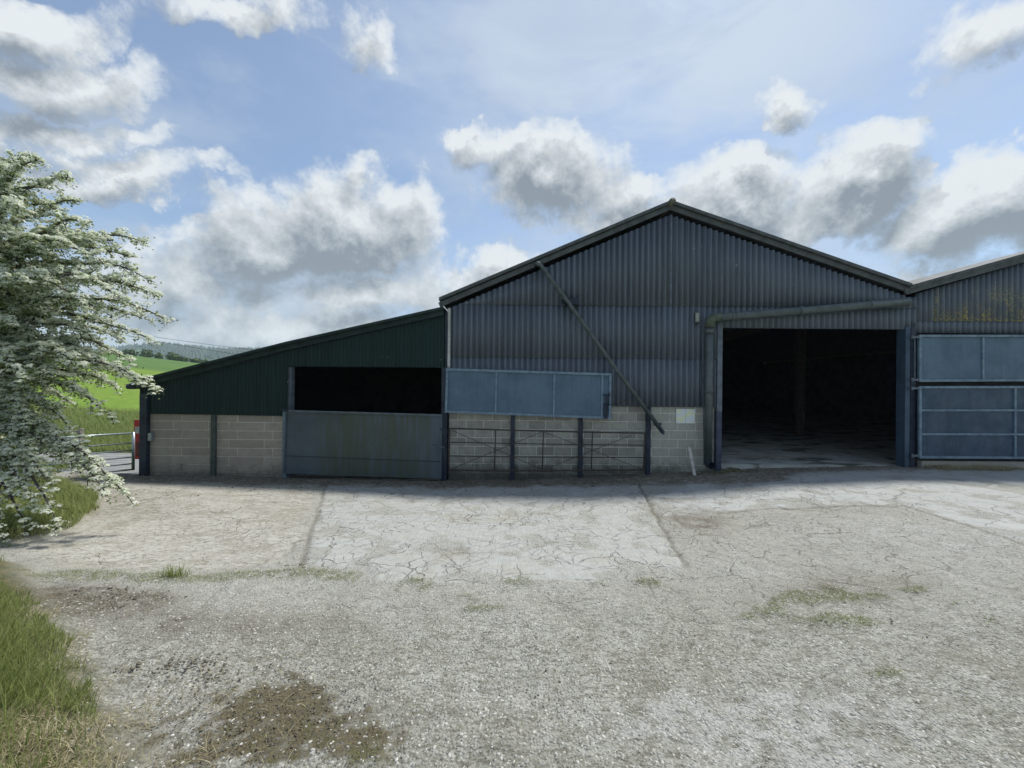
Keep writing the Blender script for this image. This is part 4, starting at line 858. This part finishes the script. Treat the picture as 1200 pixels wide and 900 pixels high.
# --------------------------------------------------------------- sun + sky
EL = R(61); AZ = R(47)      # azimuth measured from +Y (behind the barn) towards +X
sd = Vector((math.sin(AZ)*math.cos(EL), math.cos(AZ)*math.cos(EL), math.sin(EL)))
sun = bpy.data.lights.new('sun', 'SUN'); sun.energy = 3.2; sun.angle = R(8); sun.color = (1,.96,.90)
so = bpy.data.objects.new('sun', sun); COL.objects.link(so); so.rotation_euler = sd.to_track_quat('Z', 'Y').to_euler(); so.location = (20, -5, 40)
w = bpy.data.worlds.new('World'); w.cycles.sampling_method = 'MANUAL'; w.cycles.sample_map_resolution = 256; S.world = w; w.use_nodes = True; wt = w.node_tree; wt.nodes.clear()
class WT(NT):
    def __init__(s, tree): s.t = tree; s.co = None
def dens_group(full):
    g = bpy.data.node_groups.new('cloud_density', 'ShaderNodeTree')
    g.interface.new_socket('Dir', in_out='INPUT', socket_type='NodeSocketVector'); g.interface.new_socket('Density', in_out='OUTPUT', socket_type='NodeSocketFloat')
    g.interface.new_socket('Veil', in_out='OUTPUT', socket_type='NodeSocketFloat')
    t = WT(g); gi = t.n('NodeGroupInput'); go = t.n('NodeGroupOutput'); d = gi.outputs[0]
    wn = t.n('ShaderNodeTexNoise'); wn.inputs['Scale'].default_value = 6; wn.inputs['Detail'].default_value = 7; wn.inputs['Roughness'].default_value = .62; g.links.new(d, wn.inputs['Vector'])
    wa = t.n('ShaderNodeVectorMath', operation='MULTIPLY_ADD'); g.links.new(wn.outputs['Color'], wa.inputs[0]); wa.inputs[1].default_value = (.24,.24,.24)
    s0 = t.n('ShaderNodeVectorMath', operation='SUBTRACT'); g.links.new(d, s0.inputs[0]); s0.inputs[1].default_value = (.12,.12,.12); g.links.new(s0.outputs[0], wa.inputs[2])
    dv = wa.outputs[0]
    def B(px, py, rx, ry, wgt):
        c = Vector(dirp(px, py)).normalized(); e1 = Vector(dirp(px+rx, py)).normalized()-c; e2 = Vector(dirp(px, py-ry)).normalized()-c
        e1 -= c*e1.dot(c); e2 -= c*e2.dot(c); a1 = e1.normalized(); e2 -= a1*e2.dot(a1); a2 = e2.normalized(); a3 = a1.cross(a2)
        m = t.n('ShaderNodeMapping', vector_type='TEXTURE'); g.links.new(dv, m.inputs[0]); m.inputs[1].default_value = c
        m.inputs[2].default_value = Matrix((a1, a2, a3)).transposed().to_euler(); m.inputs[3].default_value = (e1.length, e2.length, 1.0)
        l = t.n('ShaderNodeVectorMath', operation='LENGTH'); g.links.new(m.outputs[0], l.inputs[0])
        n = t.n('ShaderNodeMath', operation='MULTIPLY_ADD'); t.s_(n.inputs[0], l.outputs['Value']); n.inputs[1].default_value = -wgt; n.inputs[2].default_value = wgt
        return n.outputs[0]
    def U(bs):
        a = bs[0]
        for b in bs[1:]:
            n = t.n('ShaderNodeMath', operation='SMOOTH_MAX'); t.s_(n.inputs[0], a); t.s_(n.inputs[1], b); n.inputs[2].default_value = .12; a = n.outputs[0]
        return t.math('MAXIMUM', a, 0.0)
    cum = U([B(*q) for q in CUM])
    bn = t.noise(8, 9, .68, vec=d)
    back = t.noise(2.0, 3, .55, vec=d)
    # generic cloud field for the directions the photograph never shows
    sx = t.sep(d); gen = t.math('MULTIPLY', t.ramp(back, .48, .70), t.ramp(sx[1], .25, -.1, 0, .8))
    base = t.math('MAXIMUM', cum, gen)
    f = t.math('ADD', t.math('MULTIPLY', base, 1.7), t.math('MULTIPLY', t.math('SUBTRACT', bn, .47), 2.3))
    f = t.math('MULTIPLY', f, t.ramp(base, .0, .16))
    g.links.new(f, go.inputs[0])
    if not full: return g
    veil = U([B(*q) for q in VEIL])
    vs = t.noise(4.5, 7, .62, vec=t.scale(d, (1.3, 1.6, 3.0)))
    vv = t.math('ADD', t.math('MULTIPLY', veil, 1.1), t.math('MULTIPLY', t.math('SUBTRACT', vs, .5), 1.5))
    g.links.new(vv, go.inputs[1])
    return g
CUM = [(405,262,150,80,1.0),(320,290,140,60,.9),(480,235,60,45,.6),(645,205,105,95,1.0),(575,165,60,55,.7),(735,245,80,45,.75),(870,245,190,75,1.0),(1000,215,95,85,1.0),(1140,255,160,90,1.0),(1210,215,60,60,.8),
       (925,122,58,42,.75),(90,90,130,60,.8),(60,20,140,50,.7),(150,205,150,28,.6),(110,160,120,30,.6),(1150,40,120,85,.75),(430,45,45,60,.55),(280,15,130,40,.5),(570,320,110,40,.7),(430,345,160,36,.7),(230,330,140,50,.7),(1100,330,120,40,.6),(340,385,240,34,.7),(10,170,50,50,.5),
       (900,-150,240,120,.7),(1400,180,200,150,.9),(-150,250,160,100,.8),(0,-160,200,100,.8)]
VEIL = [(660,30,280,200,1.1),(880,60,300,150,1.1),(150,150,200,120,.7),(1100,120,200,130,.7),(250,350,520,110,1.4),(800,320,560,120,1.2),(560,210,160,90,.5)]
gr = dens_group(True); gr2 = dens_group(False); W_ = WT(wt)
tc = W_.n('ShaderNodeTexCoord'); dd = tc.outputs['Generated']
sky = W_.n('ShaderNodeTexSky', sky_type='NISHITA'); sky.sun_disc = False; sky.sun_elevation = EL; sky.sun_rotation = AZ; sky.air_density = 1.0; sky.dust_density = .3; sky.ozone_density = 1.5
SK = .10; EXPO = .62
skc = W_.n('ShaderNodeVectorMath', operation='SCALE'); wt.links.new(sky.outputs[0], skc.inputs[0]); skc.inputs['Scale'].default_value = 1.0
g1 = W_.n('ShaderNodeGroup'); g1.node_tree = gr; wt.links.new(dd, g1.inputs[0])
SV = Vector(dirp(780,-60)).normalized()     # the bright part of the sky
sh_ = W_.n('ShaderNodeVectorMath', operation='ADD'); wt.links.new(dd, sh_.inputs[0]); sh_.inputs[1].default_value = (SV*.04+Vector((0,0,.035)))
nm = W_.n('ShaderNodeVectorMath', operation='NORMALIZE'); wt.links.new(sh_.outputs[0], nm.inputs[0])
g2_ = W_.n('ShaderNodeGroup'); g2_.node_tree = gr2; wt.links.new(nm.outputs[0], g2_.inputs[0])
D1 = g1.outputs[0]; D2 = g2_.outputs[0]
mask = W_.ramp(D1, -.05, .85)
lit = W_.math('SUBTRACT', D1, D2)
fringe = W_.ramp(D1, 1.45, .15)
shade = W_.math('ADD', W_.math('MULTIPLY', fringe, .62), W_.math('MULTIPLY', lit, 1.05))
shade = W_.ramp(shade, -.12, 1.0, .05, 1.0, False)
k = 1/SK; KE = 2**-EXPO
ccol = W_.mix(shade, tuple(v*k*KE for v in (.235,.28,.335)), tuple(v*k*KE for v in (.82,.86,.89)))
veilm = W_.ramp(g1.outputs[1], .05, 1.0, .15, .8)
vcol = tuple(v*k*KE for v in (.50,.59,.73))
sdn = W_.n('ShaderNodeVectorMath', operation='DOT_PRODUCT'); wt.links.new(dd, sdn.inputs[0]); sdn.inputs[1].default_value = SV
glow = W_.math('POWER', W_.math('MAXIMUM', sdn.outputs['Value'], 0.0), 9.0)
wsp = W_.noise(3.2, 8, .62, vec=W_.scale(dd, (1.0, 1.0, 3.4)), dist=.6)
veilm = W_.math('MAXIMUM', veilm, W_.ramp(wsp, .50, .76, 0, .6))
gl_ = W_.math('MULTIPLY', glow, W_.ramp(wsp, .30, .68, .25, .85))
c0 = W_.mix(gl_, W_.mix(veilm, skc.outputs[0], vcol), tuple(v*k*KE for v in (.68,.78,.90))); c1_ = W_.mix(mask, c0, ccol)
bg = W_.n('ShaderNodeBackground'); wt.links.new(c1_, bg.inputs[0]); bg.inputs[1].default_value = SK
wo = W_.n('ShaderNodeOutputWorld'); wt.links.new(bg.outputs[0], wo.inputs[0])
# --------------------------------------------------------------- render settings
S.render.engine = 'CYCLES'
S.cycles.volume_bounces = 1; S.cycles.max_bounces = 6; S.cycles.transparent_max_bounces = 8
S.view_settings.view_transform = 'Standard'; S.view_settings.look = 'None'; S.view_settings.gamma = 1; S.view_settings.use_curve_mapping = False
S.view_settings.exposure = EXPO
